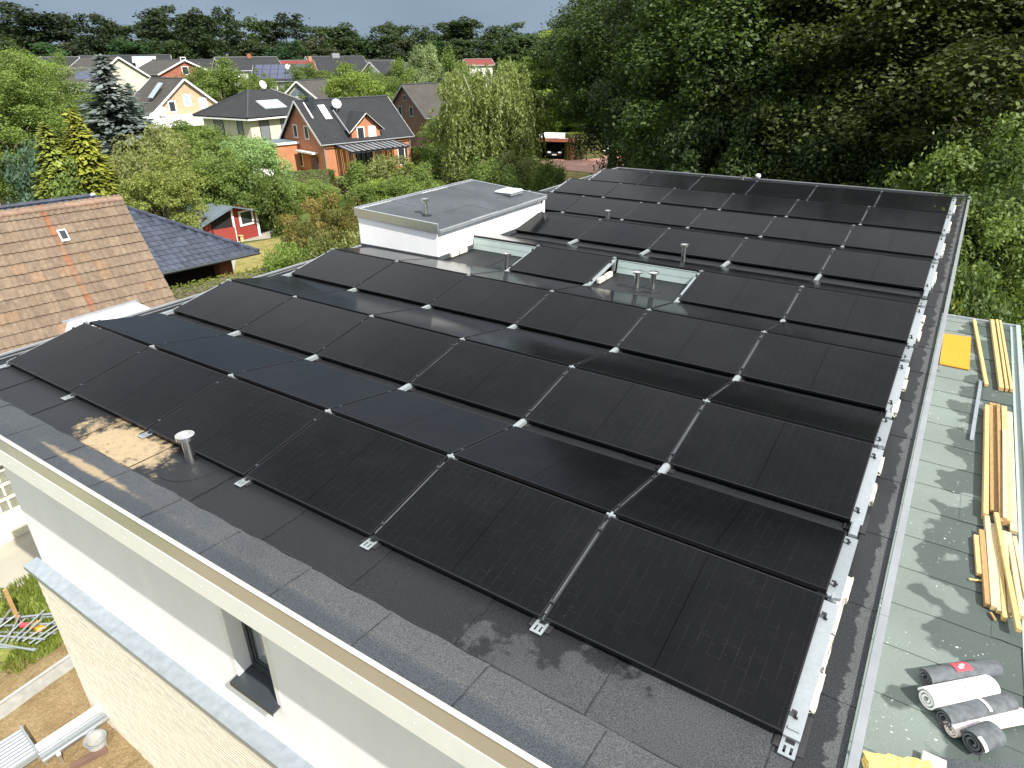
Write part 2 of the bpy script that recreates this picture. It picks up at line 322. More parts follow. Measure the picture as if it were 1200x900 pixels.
# ------------------------------------------------------------------ mesh helpers
class MB:
    def __init__(s): s.v = []; s.f = []
    def add(s, vs, fs):
        n = len(s.v); s.v += [tuple(map(float, p)) for p in vs]; s.f += [tuple(i + n for i in f) for f in fs]; return s
    def box(s, x0, x1, y0, y1, z0, z1):
        return s.add([(x0, y0, z0), (x1, y0, z0), (x1, y1, z0), (x0, y1, z0), (x0, y0, z1), (x1, y0, z1), (x1, y1, z1), (x0, y1, z1)],
                     [(0, 3, 2, 1), (4, 5, 6, 7), (0, 1, 5, 4), (1, 2, 6, 5), (2, 3, 7, 6), (3, 0, 4, 7)])
    def hexa(s, p): return s.add(p, [(0, 3, 2, 1), (4, 5, 6, 7), (0, 1, 5, 4), (1, 2, 6, 5), (2, 3, 7, 6), (3, 0, 4, 7)])
    def quad(s, a, b, c, d): return s.add([a, b, c, d], [(0, 1, 2, 3)])
    def bar(s, a, b, w, h, up=(0, 0, 1)):                    # rectangular bar from a to b
        a = np.array(a, float); b = np.array(b, float); d = b - a; d /= np.linalg.norm(d)
        up = np.array(up, float); sd = np.cross(d, up); sd /= np.linalg.norm(sd); u = np.cross(sd, d)
        P = [a - sd * w / 2 - u * h / 2, a + sd * w / 2 - u * h / 2, b + sd * w / 2 - u * h / 2, b - sd * w / 2 - u * h / 2,
             a - sd * w / 2 + u * h / 2, a + sd * w / 2 + u * h / 2, b + sd * w / 2 + u * h / 2, b - sd * w / 2 + u * h / 2]
        return s.hexa(P)
    def tube(s, pts, rads, n=8, cap=True):
        pts = [np.array(p, float) for p in pts]; base = len(s.v); rings = []
        for i, p in enumerate(pts):
            d = pts[min(i + 1, len(pts) - 1)] - pts[max(i - 1, 0)]; d /= np.linalg.norm(d) + 1e-9
            a = np.cross(d, (0, 0, 1) if abs(d[2]) < .9 else (1, 0, 0)); a /= np.linalg.norm(a); b = np.cross(d, a)
            rings.append([tuple(p + rads[i] * (math.cos(k * 2 * math.pi / n) * a + math.sin(k * 2 * math.pi / n) * b)) for k in range(n)])
        vs = [v for r in rings for v in r]; fs = []
        for i in range(len(pts) - 1):
            for k in range(n): fs.append((i * n + k, i * n + (k + 1) % n, (i + 1) * n + (k + 1) % n, (i + 1) * n + k))
        if cap: fs.append(tuple(range(n - 1, -1, -1))); fs.append(tuple(range((len(pts) - 1) * n, len(pts) * n)))
        return s.add(vs, fs)
    def lathe(s, prof, c=(0, 0, 0), n=20):
        vs = []; fs = []
        for r, z in prof:
            for k in range(n): a = k * 2 * math.pi / n; vs.append((c[0] + r * math.cos(a), c[1] + r * math.sin(a), c[2] + z))
        for i in range(len(prof) - 1):
            for k in range(n): fs.append((i * n + k, i * n + (k + 1) % n, (i + 1) * n + (k + 1) % n, (i + 1) * n + k))
        return s.add(vs, fs)
    def mesh(s, name):
        me = bpy.data.meshes.new(name); me.from_pydata(s.v, [], s.f); me.update(); return me
def link(name, me, mat=None, parent=None, smooth=False, bevel=0):
    o = bpy.data.objects.new(name, me); COL.objects.link(o)
    if mat is not None and not me.materials: me.materials.append(M[mat] if isinstance(mat, str) else mat)
    if parent is not None: o.parent = parent
    if smooth: me.polygons.foreach_set('use_smooth', [True] * len(me.polygons))
    if bevel:
        b = o.modifiers.new('bevel', 'BEVEL'); b.width = bevel; b.segments = 2; b.limit_method = 'ANGLE'
    return o
def part(name, mb, mat, parent, smooth=False, bevel=0): return link(name, mb.mesh(name), mat, parent, smooth, bevel)
def tag(o, label=None, cat=None, group=None, kind=None):
    if label: o['label'] = label
    if cat: o['category'] = cat
    if group: o['group'] = group
    if kind: o['kind'] = kind
    return o
def thing(name, label, cat, loc=(0, 0, 0), rz=0., group=None):
    o = bpy.data.objects.new(name, None); COL.objects.link(o); o.empty_display_size = .2
    o.location = tuple(map(float, loc)); o.rotation_euler = (0, 0, rz); return tag(o, label, cat, group)
def rebase(mb, loc):                                        # world coordinates -> coordinates of an unrotated thing
    mb.v = [(x - loc[0], y - loc[1], z - loc[2]) for x, y, z in mb.v]; return mb
def solo(name, mb, mat, label, cat, group=None, kind=None, bevel=0, smooth=False, origin=None):
    a = np.array(mb.v); lo, hi = a.min(0), a.max(0)
    og = origin if origin is not None else ((lo[0] + hi[0]) / 2, (lo[1] + hi[1]) / 2, lo[2])
    o = link(name, rebase(mb, og).mesh(name), mat, None, smooth, bevel); o.location = tuple(map(float, og)); return tag(o, label, cat, group, kind)
def kids(o): return [c for c in o.children]
def copy_tree(o, parent=None, mapping=None):
    c = o.copy(); COL.objects.link(c); c.parent = parent
    for ch in list(o.children): copy_tree(ch, c)
    return c
ORD = ['zeroth', 'first', 'second', 'third', 'fourth', 'fifth', 'sixth', 'seventh', 'eighth', 'ninth', 'tenth', 'eleventh', 'twelfth', 'thirteenth', 'fourteenth', 'fifteenth', 'sixteenth', 'seventeenth']

# ================================================================== THE GROUND
def sheet(name, pts, z, mat, kind='structure', sub=0, amp=0.):
    bm = bmesh.new(); vs = [bm.verts.new((p[0], p[1], z)) for p in pts]; f = bm.faces.new(vs)
    if f.normal.z < 0: f.normal_flip()
    bmesh.ops.triangulate(bm, faces=bm.faces[:])
    for _ in range(sub): bmesh.ops.subdivide_edges(bm, edges=bm.edges[:], cuts=1, use_grid_fill=True)
    if amp:
        for v in bm.verts: v.co.z += amp * (math.sin(v.co.x * 3.1 + v.co.y * 1.7) + math.sin(v.co.x * 1.3 - v.co.y * 4.1) + random.uniform(-1, 1)) / 3
    me = bpy.data.meshes.new(name); bm.to_mesh(me); bm.free()
    o = link(name, me, mat); o['kind'] = kind; return o
g = sheet('ground', [(2600 * math.cos(a), 2600 * math.sin(a)) for a in np.linspace(0, 2 * math.pi, 48, endpoint=False)], ZG, 'ground')
sheet('building_plot_soil', [(-3.2, -7), (13, -9), (13, -.3), (.2, -.3), (-.4, 1.2), (-1.8, 1.6), (-2.6, .9), (-3.0, .2), (-2.2, -1.2)], ZG + .03, 'soil', sub=4, amp=.03)
sheet('ochre_sand_bed', [(-1.02, -2.9), (1.6, -2.9), (1.6, -.5), (-.9, -.42)], ZG + .085, 'sand', sub=4, amp=.03)
sheet('lawn', [(-11.2, 6), (-12.8, 14), (-15.5, 19), (-23, 26), (-25.2, 23.6), (-26.2, 20.0), (-20, 14), (-15.5, 8), (-13, 3)], ZG + .012, 'lawn_dry')
sheet('garden_path', [(-20.2, 14.2), (-25.3, 18.2), (-26.6, 20.2), (-25.2, 21.6), (-23.6, 19.6), (-18.6, 15.6), (-16.2, 13.6), (-17.4, 12.4)], ZG + .024, 'paving_grey')
sheet('shed_patio', [(-29.2, 20.0), (-27.3, 19.6), (-25.4, 23.4), (-27.0, 25.0)], ZG + .036, 'paving_grey')
sheet('house_lawn', [at(300, 235)[:2], at(380, 232)[:2], at(520, 215)[:2], at(500, 190)[:2], at(400, 200)[:2], at(330, 203)[:2], at(290, 220)[:2]], ZG + .016, 'lawn_green')
sheet('side_lawn', [at(488, 196)[:2], at(490, 205)[:2], at(540, 215)[:2], at(535, 196)[:2]], ZG + .028, 'lawn_dry')
sheet('driveway', [at(630, 190)[:2], at(660, 199)[:2], at(720, 206)[:2], at(800, 196)[:2], at(760, 178)[:2], at(700, 177)[:2], at(668, 184)[:2]], ZG + .02, 'paving_red')
sheet('verge_lawn', [at(668, 222)[:2], at(655, 200)[:2], at(690, 203)[:2], at(712, 210)[:2], at(700, 222)[:2]], ZG + .032, 'lawn_dry')
sheet('courtyard_paving', [(-12, -3.4), (-3.9, -.5), (-4.6, .35), (-4.6, 3), (-9, 3.4), (-14, 0)], ZG + .02, 'paving_grey')
sheet('site_grass', [(-4.2, -.7), (-2.6, -1.2), (-1.9, -.55), (-2.3, .5), (-3.3, 1.2), (-4.5, .75)], ZG + .05, 'lawn_green', sub=3, amp=.03)

# ================================================================== THE BUILDING WITH THE FLAT ROOF
RX0, RX1, RY0, RY1 = -.42, 10.89, -1.0, 20.85
BL = (5.2, 9.9, ZG)
bld = thing('apartment_building', 'white plastered flat-roofed building carrying the rows of black solar panels', 'building', BL)
def bp(name, mb, mat, parent=None, **k): return part(name, rebase(mb, BL), mat, parent or bld, **k)
WY = -.52                                                     # face of the upper front wall
wx0, wx1, wz = 5.13, 5.79, -2.38                              # window opening
w = MB(); w.box(.08, wx0, WY, WY + .32, -3.1, -.40); w.box(wx1, 10.55, WY, WY + .32, -3.1, -.40); w.box(wx0, wx1, WY, WY + .32, -3.1, wz); w.box(wx0, wx1, WY, WY + .32, -.62, -.40)
bp('upper_wall', w, 'plaster')
w = MB(); w.box(.08, .38, WY + .322, 20.3, -3.1, -.40); w.box(10.25, 10.55, WY + .322, 20.3, ZG, -.40); w.box(.382, 10.248, 20.0, 20.3, ZG, -.40)
bp('side_wall', w, 'plaster')
for x0, x1 in ((wx0 - .085, wx0 - .002), (wx1 + .002, wx1 + .085)):
    bp('window_side_band', MB().box(x0, x1, WY - .003, WY + .01, wz - .02, -.41), 'white_pvc')  # thin paler band down each side of the window opening
win = bp('window', MB().box(wx0 + .002, wx0 + .065, WY + .17, WY + .24, wz + .03, -.63).box(wx1 - .065, wx1 - .002, WY + .17, WY + .24, wz + .03, -.63).box(wx0 + .066, wx1 - .066, WY + .17, WY + .24, wz + .03, wz + .10).box(wx0 + .066, wx1 - .066, WY + .17, WY + .24, -.70, -.63), 'anthracite', bevel=.006)
bp('sash', MB().box(wx0 + .067, wx0 + .11, WY + .185, WY + .228, wz + .101, -.701).box(wx1 - .11, wx1 - .067, WY + .185, WY + .228, wz + .101, -.701).box(wx0 + .111, wx1 - .111, WY + .185, WY + .228, wz + .101, wz + .15), 'anthracite', win, bevel=.005)
gm, gt_, gb = new_mat('window_glass'); gb.inputs['Base Color'].default_value = (.9, .93, .94, 1); gb.inputs['Roughness'].default_value = .02; gb.inputs['Transmission Weight'].default_value = .85; gb.inputs['IOR'].default_value = 1.3
M['window_glass'] = gm
bp('pane', MB().box(wx0 + .105, wx1 - .105, WY + .205, WY + .211, wz + .145, -.70), 'window_glass', win)
bp('pale_pane_backing', MB().box(wx0 + .10, wx0 + .34, WY + .27, WY + .274, wz + .10, -.70), 'white_wall', win)  # added pale panel behind the glass, imitating the reflection in the pane
bp('window_sill', MB().hexa([(wx0 - .035, WY - .10, wz - .03), (wx1 + .04, WY - .10, wz - .03), (wx1 + .045, WY + .17, wz + .008), (wx0 - .055, WY + .17, wz + .008),
                             (wx0 - .035, WY - .10, wz - .005), (wx1 + .04, WY - .10, wz - .005), (wx1 + .045, WY + .17, wz + .03), (wx0 - .055, WY + .17, wz + .03)]).box(wx0 - .035, wx1 + .04, WY - .106, WY - .1005, wz - .06, wz - .004), 'anthracite', win, bevel=.004)
room = MB().box(wx0 - .4, wx1 + .5, 1.0, 1.05, -3.0, -.5)
bp('room_wall', room, 'white_wall', win)
# lower storey of pale facing brick, and the zinc ledge between
LY = -.67
led = MB()
xs = list(np.arange(-.08, 10.7, .62))
for i, x in enumerate(xs):
    x1 = min(x + .618, 10.7)
    mb = MB(); mb.hexa([(x, LY - .055, -3.14), (x1, LY - .055, -3.14), (x1, WY - .002, -3.12), (x, WY - .002, -3.12),
                        (x, LY - .055, -3.115), (x1, LY - .055, -3.115), (x1, WY - .002, -3.085 + .002 * (i % 2)), (x, WY - .002, -3.085 + .002 * (i % 2))])
    mb.box(x, x1, LY - .061, LY - .0552, -3.19, -3.116)
    bp('ledge_sheet', mb, 'zinc')
bw = bp('lower_wall', MB().box(.06, 10.55, LY + .0025, -.2, ZG, -3.145).box(.06, .38, -.198, 20.3, ZG, -3.105), 'mortar')
bl_, bh_, jt = .235, .055, .010
bricks = []
row = 0; z = -3.15 - bh_
while z > ZG - .05:
    off = random.random() * (bl_ + jt); x = .06 - off
    while x < 10.5:
        a, b = max(x, .06), min(x + bl_, 10.54)
        if b - a > .03: bricks.append((a, b, z))
        x += bl_ + jt
    row += 1; z -= bh_ + jt
pj = lambda x, y, z: (lambda c: (600 + FPX * c[0] / -c[2], 450 - FPX * c[1] / -c[2]))(RC.T @ (np.array((x, y, z)) - CL))
vis = []; rest = []
for b in bricks:
    u, v = pj((b[0] + b[1]) / 2, LY, b[2]); (vis if -20 < u < 430 and v < 925 else rest).append(b)
vis.sort(key=lambda b: -(b[2] - .12 * b[0]))
rest += vis[300:]; vis = vis[:300]
bcache = {}
for a, b, z in vis:
    key = round(b - a, 3), random.randrange(4)
    if key not in bcache:
        d = (.0, .001, -.0008, .0016)[key[1]]; bcache[key] = MB().box(-key[0] / 2, key[0] / 2, -d, .014, 0, bh_).mesh('brick'); bcache[key].materials.append(M['brick_pale'])
    o = link('brick', bcache[key], None, bw); o.location = ((a + b) / 2 - BL[0], LY - BL[1], z - BL[2])
mb = MB()
for a, b, z in rest: mb.box(a, b, LY - random.uniform(-.0008, .0016), LY + .014, z, z + bh_)
tag(bp('brickwork', mb, 'brick_pale', bw), kind='stuff')
# roof slab, fascia and trims
bp('roof_slab', MB().box(RX0 + .04, RX1 - .04, RY0 + .04, RY1 - .04, -.395, -.012), 'white_wall')
bp('front_fascia', MB().box(RX0, RX1, RY0, RY0 + .036, -.145, .062), 'alu_fascia')
lb = bp('fascia_board', MB().box(RX0 + .01, RX1 - .01, RY0 - .004, RY0 + .030, -.405, -.150), 'cream_paint', bevel=.004)
scr = MB().lathe([(0, -.004), (.0055, -.003), (.0055, 0), (.0, .001)], n=8); scr.v = [(x, z, y) for x, y, z in scr.v]; sme = scr.mesh('screw'); sme.materials.append(M['white_pvc'])
for k in range(18):
    o = link('screw', sme, None, lb); o.location = (.4 + .61 * k - BL[0], RY0 - .0042 - BL[1], -.285 - BL[2])
bp('edge_trim', MB().box(RX0 - .012, RX1 + .012, RY0 - .010, RY0 + .012, .0625, .074), 'white_trim', bevel=.004)
for nm, mb in (('edge_trim', MB().box(RX0 - .012, RX0 + .03, RY0 + .021, RY1 - .031, .036, .066).box(RX0 - .012, RX0 - .002, RY0 + .021, RY1 - .031, -.40, .0355)),
               ('edge_trim', MB().box(RX0 - .012, RX1 + .012, RY1 - .03, RY1 + .012, .036, .066).box(RX0, RX1, RY1 + .003, RY1 + .012, -.40, .0355))):
    bp(nm, mb, 'trim', bevel=.003)
seg = 2.4; y = RY0 + .021
while y < RY1 - .04:
    y1 = min(y + seg - .003, RY1 - .032); bp('edge_trim', MB().box(RX1 - .025, RX1 + .035, y, y1, .034 + random.uniform(0, .003), .064).box(RX1 + .026, RX1 + .035, y, y1, -.40, .0335), 'trim', bevel=.004); y += seg
# roof membrane, sheet by sheet
sx = [RX0 + .03] + [9.33 + 1.08 * k for k in range(-8, 2)] + [10.70]
sx = [x for i, x in enumerate(sx) if i == 0 or x > RX0 + .3]
def ripple(mb_, x0, x1, y0, y1, z, nx, ny, tilt=.006, axis=0, wob=.004):
    vs = []; fs = []
    for j in range(ny + 1):
        for i in range(nx + 1):
            fx, fy = i / nx, j / ny
            wx = wob * math.sin(j * 1.7 + x0 * 3) if i in (0, nx) and axis == 0 else 0
            wy = wob * math.sin(i * 1.3 + y0 * 5) if j in (0, ny) and axis == 1 else 0
            t_ = fx if axis == 0 else 1 - fy
            vs.append((x0 + (x1 - x0) * fx + wx, y0 + (y1 - y0) * fy + wy, z + tilt * t_))
    for j in range(ny):
        for i in range(nx): a = j * (nx + 1) + i; fs.append((a, a + 1, a + nx + 2, a + nx + 1))
    n = len(vs); vs2 = [(x, y, zz - .0045) for x, y, zz in vs]; per = [i for i in range(nx + 1)] + [j * (nx + 1) + nx for j in range(1, ny + 1)] + [ny * (nx + 1) + i for i in range(nx - 1, -1, -1)] + [j * (nx + 1) for j in range(ny - 1, 0, -1)]
    m = len(per); base = [vs2[p] for p in per]; allv = vs + base
    for k in range(m): fs.append((per[(k + 1) % m], per[k], n + k, n + (k + 1) % m))
    return mb_.add(allv, fs)
for i in range(len(sx) - 1):
    bp('membrane_sheet', ripple(MB(), sx[i], sx[i + 1] + .05, -.575 if i < len(sx) - 2 else -.575, RY1 - .035, -.004, 4, 60, .0072), 'mem_front')
def bead(pts, w_, parent=None, own=None):
    vs = []; fs = []
    P = []
    for a, b in zip(pts[:-1], pts[1:]):
        a, b = np.array(a), np.array(b); n = max(2, int(np.linalg.norm(b - a) / .035))
        P += [a + (b - a) * i / n for i in range(n)]
    P.append(np.array(pts[-1])); rs = random.Random(int(pts[0][0] * 97 + pts[0][1] * 31))
    d = P[-1] - P[0]; d /= np.linalg.norm(d); sd_ = np.array((-d[1], d[0], 0)); sh_ = 0
    for p in P:
        sh_ = .8 * sh_ + rs.uniform(-.0022, .0022); h = w_ * rs.uniform(.25, 1.0) / 2
        vs += [tuple(p + sd_ * (sh_ - h)), tuple(p + sd_ * (sh_ + h))]
    for i in range(len(P) - 1): fs.append((2 * i, 2 * i + 1, 2 * i + 3, 2 * i + 2))
    return MB().add(vs, fs)
for x in sx[1:-1]: bp('seam_bead', bead([(x + .056, -.53, .0072), (x + .056, 0.6, .0072)], .013), 'bitumen_bead')
bp('seam_bead', bead([(RX0 + .1, -.512, .0085), (RX1 - .25, -.512, .0085)], .010), 'bitumen_bead')
bx = [RX0 + .03] + [4.95 + .915 * k for k in range(-5, 7)] + [RX1 - .03]
for i, x in enumerate(bx[:-1]):
    x1 = min(bx[i + 1] + .03, RX1 - .03); vs = []; fs = []
    prof = [(-.52, .004), (-.57, .009), (-.785, .024), (-.80, .027), (RY0 + .02, .048)]
    nn = 6
    for j, (yy, zz) in enumerate(prof):
        for k in range(nn + 1):
            fx = k / nn; vs.append((x + (x1 - x) * fx + (.006 * math.sin(j * 2.1 + i) if k in (0, nn) else 0), yy + (.007 * math.sin(k * 1.9 + i * 2.3) if j == 0 else 0), zz + .005 * fx + (.003 if i % 2 else 0)))
    for j in range(len(prof) - 1):
        for k in range(nn): a = j * (nn + 1) + k; fs.append((a + nn + 1, a + nn + 2, a + 1, a))
    nb = len(vs); edge = [(j * (nn + 1) + nn) for j in range(len(prof))]
    vs += [(vs[e][0], vs[e][1], vs[e][2] - .007) for e in edge]
    for j in range(len(edge) - 1): fs.append((edge[j], edge[j + 1], nb + j + 1, nb + j))
    e2 = list(range(nn + 1)); nb2 = len(vs); vs += [(vs[e][0], vs[e][1], vs[e][2] - .007) for e in e2]
    for k in range(nn): fs.append((e2[k], e2[k + 1], nb2 + k + 1, nb2 + k))
    bp('border_sheet', MB().add(vs, fs), 'mem_border')
    if i < len(bx) - 2: bp('seam_bead', bead([(x1 + .004, -.535, .0135), (x1 + .004, -.57, .0175), (x1 - .002, -.785, .0325), (x1 + .004, -.96, .0535)], .012), 'bitumen_bead')
yy = -.50
while yy < RY1 - .1:
    y1 = min(yy + 1.0 + .03, RY1 - .04)
    bp('border_sheet', ripple(MB(), 10.60, RX1 - .036, yy, y1, .0060, 3, 6, .005, axis=1, wob=.006), 'mem_right')
    bp('seam_bead', bead([(10.62, yy - .004, .0085), (RX1 - .04, yy - .004, .0085)], .012), 'bitumen_bead'); yy += 1.0

# penthouse (stair housing) on the roof
PX0, PX1, PY0, PY1, PT = -.46, 1.80, 7.36, 11.65, .84
pent = bp('penthouse', MB().box(PX0 + .02, PX1, PY0, PY1, -.01, .602), 'plaster')
bp('roof_deck', MB().hexa([(PX0, PY0 + .005, .6025), (PX1 + .04, PY0 + .005, .6025), (PX1 + .04, PY1 - .007, .6025), (PX0, PY1 - .007, .6025), (PX0, PY0 + .005, .85), (PX1 + .04, PY0 + .005, .656), (PX1 + .04, PY1 - .007, .656), (PX0, PY1 - .007, .85)]), 'plaster', pent)
ny = 4
for j in range(ny):
    y0 = PY0 + .04 + (PY1 - PY0 - .08) * j / ny; y1 = PY0 + .04 + (PY1 - PY0 - .08) * (j + 1) / ny + .03
    xc = [PX0 + .03, .35 + (j % 2) * .7, PX1 + .045]
    for k in range(2):
        f = lambda x: .8545 + (x - PX0) / (PX1 + .04 - PX0) * (.660 - .854)
        xa, xb = xc[k], xc[k + 1] + .02; lift = .007 * ((j + k) % 2) + .0025
        bp('roof_sheet', MB().hexa([(xa, y0, f(xa) - .002), (xb, y0, f(xb) - .002), (xb, min(y1, PY1 - .02), f(xb) - .002), (xa, min(y1, PY1 - .02), f(xa) - .002),
                                   (xa, y0, f(xa) + lift), (xb, y0, f(xb) + lift + .003), (xb, min(y1, PY1 - .02), f(xb) + lift + .003), (xa, min(y1, PY1 - .02), f(xa) + lift + .002)]), 'mem_pent', pent)
bp('fascia', MB().hexa([(PX0 - .04, PY0 - .045, .715), (PX1 + .09, PY0 - .045, .60), (PX1 + .09, PY0 - .02, .60), (PX0 - .04, PY0 - .02, .715), (PX0 - .04, PY0 - .045, .895), (PX1 + .06, PY0 - .045, .80), (PX1 + .06, PY0 - .0, .80), (PX0 - .04, PY0 - .0, .895)]), 'alu', pent, bevel=.004)
bp('fascia', MB().box(PX0 - .055, PX0 - .015, PY0 - .001, PY1 + .03, .72, .895), 'alu', pent, bevel=.004)
bp('fascia', MB().hexa([(PX0 - .014, PY1 - .005, .70), (PX1 + .10, PY1 - .005, .60), (PX1 + .10, PY1 + .03, .60), (PX0 - .014, PY1 + .03, .70), (PX0 - .014, PY1 - .005, .892), (PX1 + .10, PY1 - .005, .70), (PX1 + .10, PY1 + .03, .70), (PX0 - .014, PY1 + .03, .892)]), 'alu', pent, bevel=.004)
bp('eave_flashing', MB().hexa([(PX1 + .045, PY0 + .002, .61), (PX1 + .10, PY0 + .002, .60), (PX1 + .10, PY1 - .006, .60), (PX1 + .045, PY1 - .006, .61), (PX1 + .045, PY0 + .002, .672), (PX1 + .10, PY0 + .002, .664), (PX1 + .10, PY1 - .006, .664), (PX1 + .045, PY1 - .006, .672)]), 'trim', pent, bevel=.003)
bp('downpipe', MB().tube([(PX1 + .05, PY1 - .08, .60), (PX1 + .05, PY1 - .08, .25), (PX1 + .12, PY1 - .10, .08)], [.035] * 3, 10), 'white_pvc', pent, smooth=True)
base_f = MB().box(PX0 + .02, PX1 + .03, PY0 - .03, PY0 - .002, .008, .10).box(PX1 + .002, PX1 + .03, PY0, PY1, .008, .10)
bp('base_flashing', base_f, 'mem_pent', pent)

# ================================================================== SOLAR PANELS
PL, PW_, PIT, ZB, HT = 1.722, 1.134, 1.752, .08, .2167
TH = math.asin(HT / PW_)
pf = MB(); t_ = .035; lip = .012
pf.box(-PL / 2, PL / 2, 0, lip, -t_, 0); pf.box(-PL / 2, PL / 2, PW_ - lip, PW_, -t_, 0)
pf.box(-PL / 2, -PL / 2 + lip, lip + .0002, PW_ - lip - .0002, -t_, 0); pf.box(PL / 2 - lip, PL / 2, lip + .0002, PW_ - lip - .0002, -t_, 0)
frame_me = pf.mesh('frame'); frame_me.materials.append(M['black_frame'])
gl = MB().box(-PL / 2 + lip, PL / 2 - lip, -PW_ / 2 + lip, PW_ / 2 - lip, -.007, -.0015); glass_me = gl.mesh('glass'); glass_me.materials.append(M['solar_glass'])
jb = MB().box(-.55, -.47, PW_ * .5 - .03, PW_ * .5 + .03, -.028, -.0075).box(.47, .55, PW_ * .5 - .03, PW_ * .5 + .03, -.028, -.0075); jb_me = jb.mesh('junction_box'); jb_me.materials.append(M['black_plastic'])
FB = [0., 2.501, 5.001, 7.443, 10.316, 12.778, 15.253, 17.73]
DX = .015
rows = []
for k, y in enumerate(FB):
    cf = range(6); cb_ = range(6)
    if k == 3: cf = [2, 4, 5]; cb_ = [1, 2, 3, 4, 5]
    if k == 4: cf = [1, 2, 3, 4, 5]; cb_ = [1, 2, 3, 4, 5]
    rows.append(('F', y, cf)); rows.append(('B', y + 1.182, cb_ if k < 7 else []))
rows = [r for r in rows if len(list(r[2]))]
for ri, (kd, y, cols) in enumerate(rows):
    for c in cols:
        o = bpy.data.objects.new('solar_panel', None); COL.objects.link(o); o.empty_display_size = .2
        x = c * PIT + PIT / 2
        jit = (random.uniform(-.0015, .0015), random.uniform(-.002, .002))
        if kd == 'F': o.matrix_world = Matrix.Translation((x, y + jit[1], ZB)) @ Matrix.Rotation(TH + jit[0], 4, 'X')
        else: o.matrix_world = Matrix.Translation((x, y + math.cos(TH) * PW_ + jit[1], ZB)) @ Matrix.Rotation(math.pi, 4, 'Z') @ Matrix.Rotation(TH + jit[0], 4, 'X')
        tag(o, f"black solar panel, {ORD[6 - c]} from the stone-weighted rail, in the {ORD[ri + 1]} row behind the front wall", 'solar panel', 'solar panels on the flat roof')
        link('frame', frame_me, None, o)
        gg = link('glass', glass_me, None, o); gg.location = (0, PW_ / 2, 0)
        if kd == 'B' or k: link('junction_box', jb_me, None, o)
# mounting rails along the panel ends
foot_me = MB().box(-.05, .05, -.135, -.115, .004, .012).box(-.05, -.028, -.1148, -.0052, .004, .012).box(.028, .05, -.1148, -.0052, .004, .012).box(-.012, .012, -.1148, -.06, .004, .012).box(-.0278, .0278, -.0598, -.04, .004, .012).box(-.05, .05, -.005, .03, .004, .012).box(-.035, .035, .0302, .05, .004, .06).mesh('foot_plate'); foot_me.materials.append(M['alu_bright'])
slope_len = PW_ - .02
rail_me = MB().box(-.052, .052, .01, PW_ - .01, -.062, -.0355).mesh('support_rail'); rail_me.materials.append(M['alu_bright'])
fin_me = MB().box(-.0125, -.0085, .06, PW_ - .06, -.0352, -.022).box(.0085, .0125, .06, PW_ - .06, -.0352, -.022).mesh('module_rail'); fin_me.materials.append(M['trim'])
cl_mid = MB().box(-.014, .014, -.014, .014, -.034, .0012).box(-.018, .018, -.012, .012, .0015, .004).box(-.004, .004, -.004, .004, .0042, .009).mesh('clamp'); cl_mid.materials.append(M['anthracite'])
cl_end = MB().box(.012, .030, -.016, .016, -.034, -.006).box(-.006, .026, -.014, .014, .0012, .005).box(.012, .020, -.004, .004, .0052, .010).box(.0302, .040, -.024, -.014, -.03, -.016).mesh('clamp'); cl_end.materials.append(M['black_plastic'])
rb_me = MB().box(-.040, .040, -.012, .012, -.03, -.004).box(-.009, .009, -.034, .034, -.028, .003).box(-.03, .03, -.03, .03, -.27, -.031).mesh('ridge_bracket'); rb_me.materials.append(M['alu_bright'])
vb_me = MB().box(-.034, .034, 0, 1, .012, .056).box(-.024, .024, .0, 1, .0562, .062).mesh('valley_bracket'); vb_me.materials.append(M['alu_bright'])
pad_me = MB().box(-.09, .09, -.16, .16, .0, .0115).mesh('rubber_pad'); pad_me.materials.append(M['black_plastic'])
cell = {}
for kd, y, cols in rows:
    for c in cols: cell[(kd, round(y, 3), c)] = 1
RN = ['left-hand', 'second', 'third', 'fourth', 'fifth', 'sixth', 'seventh']
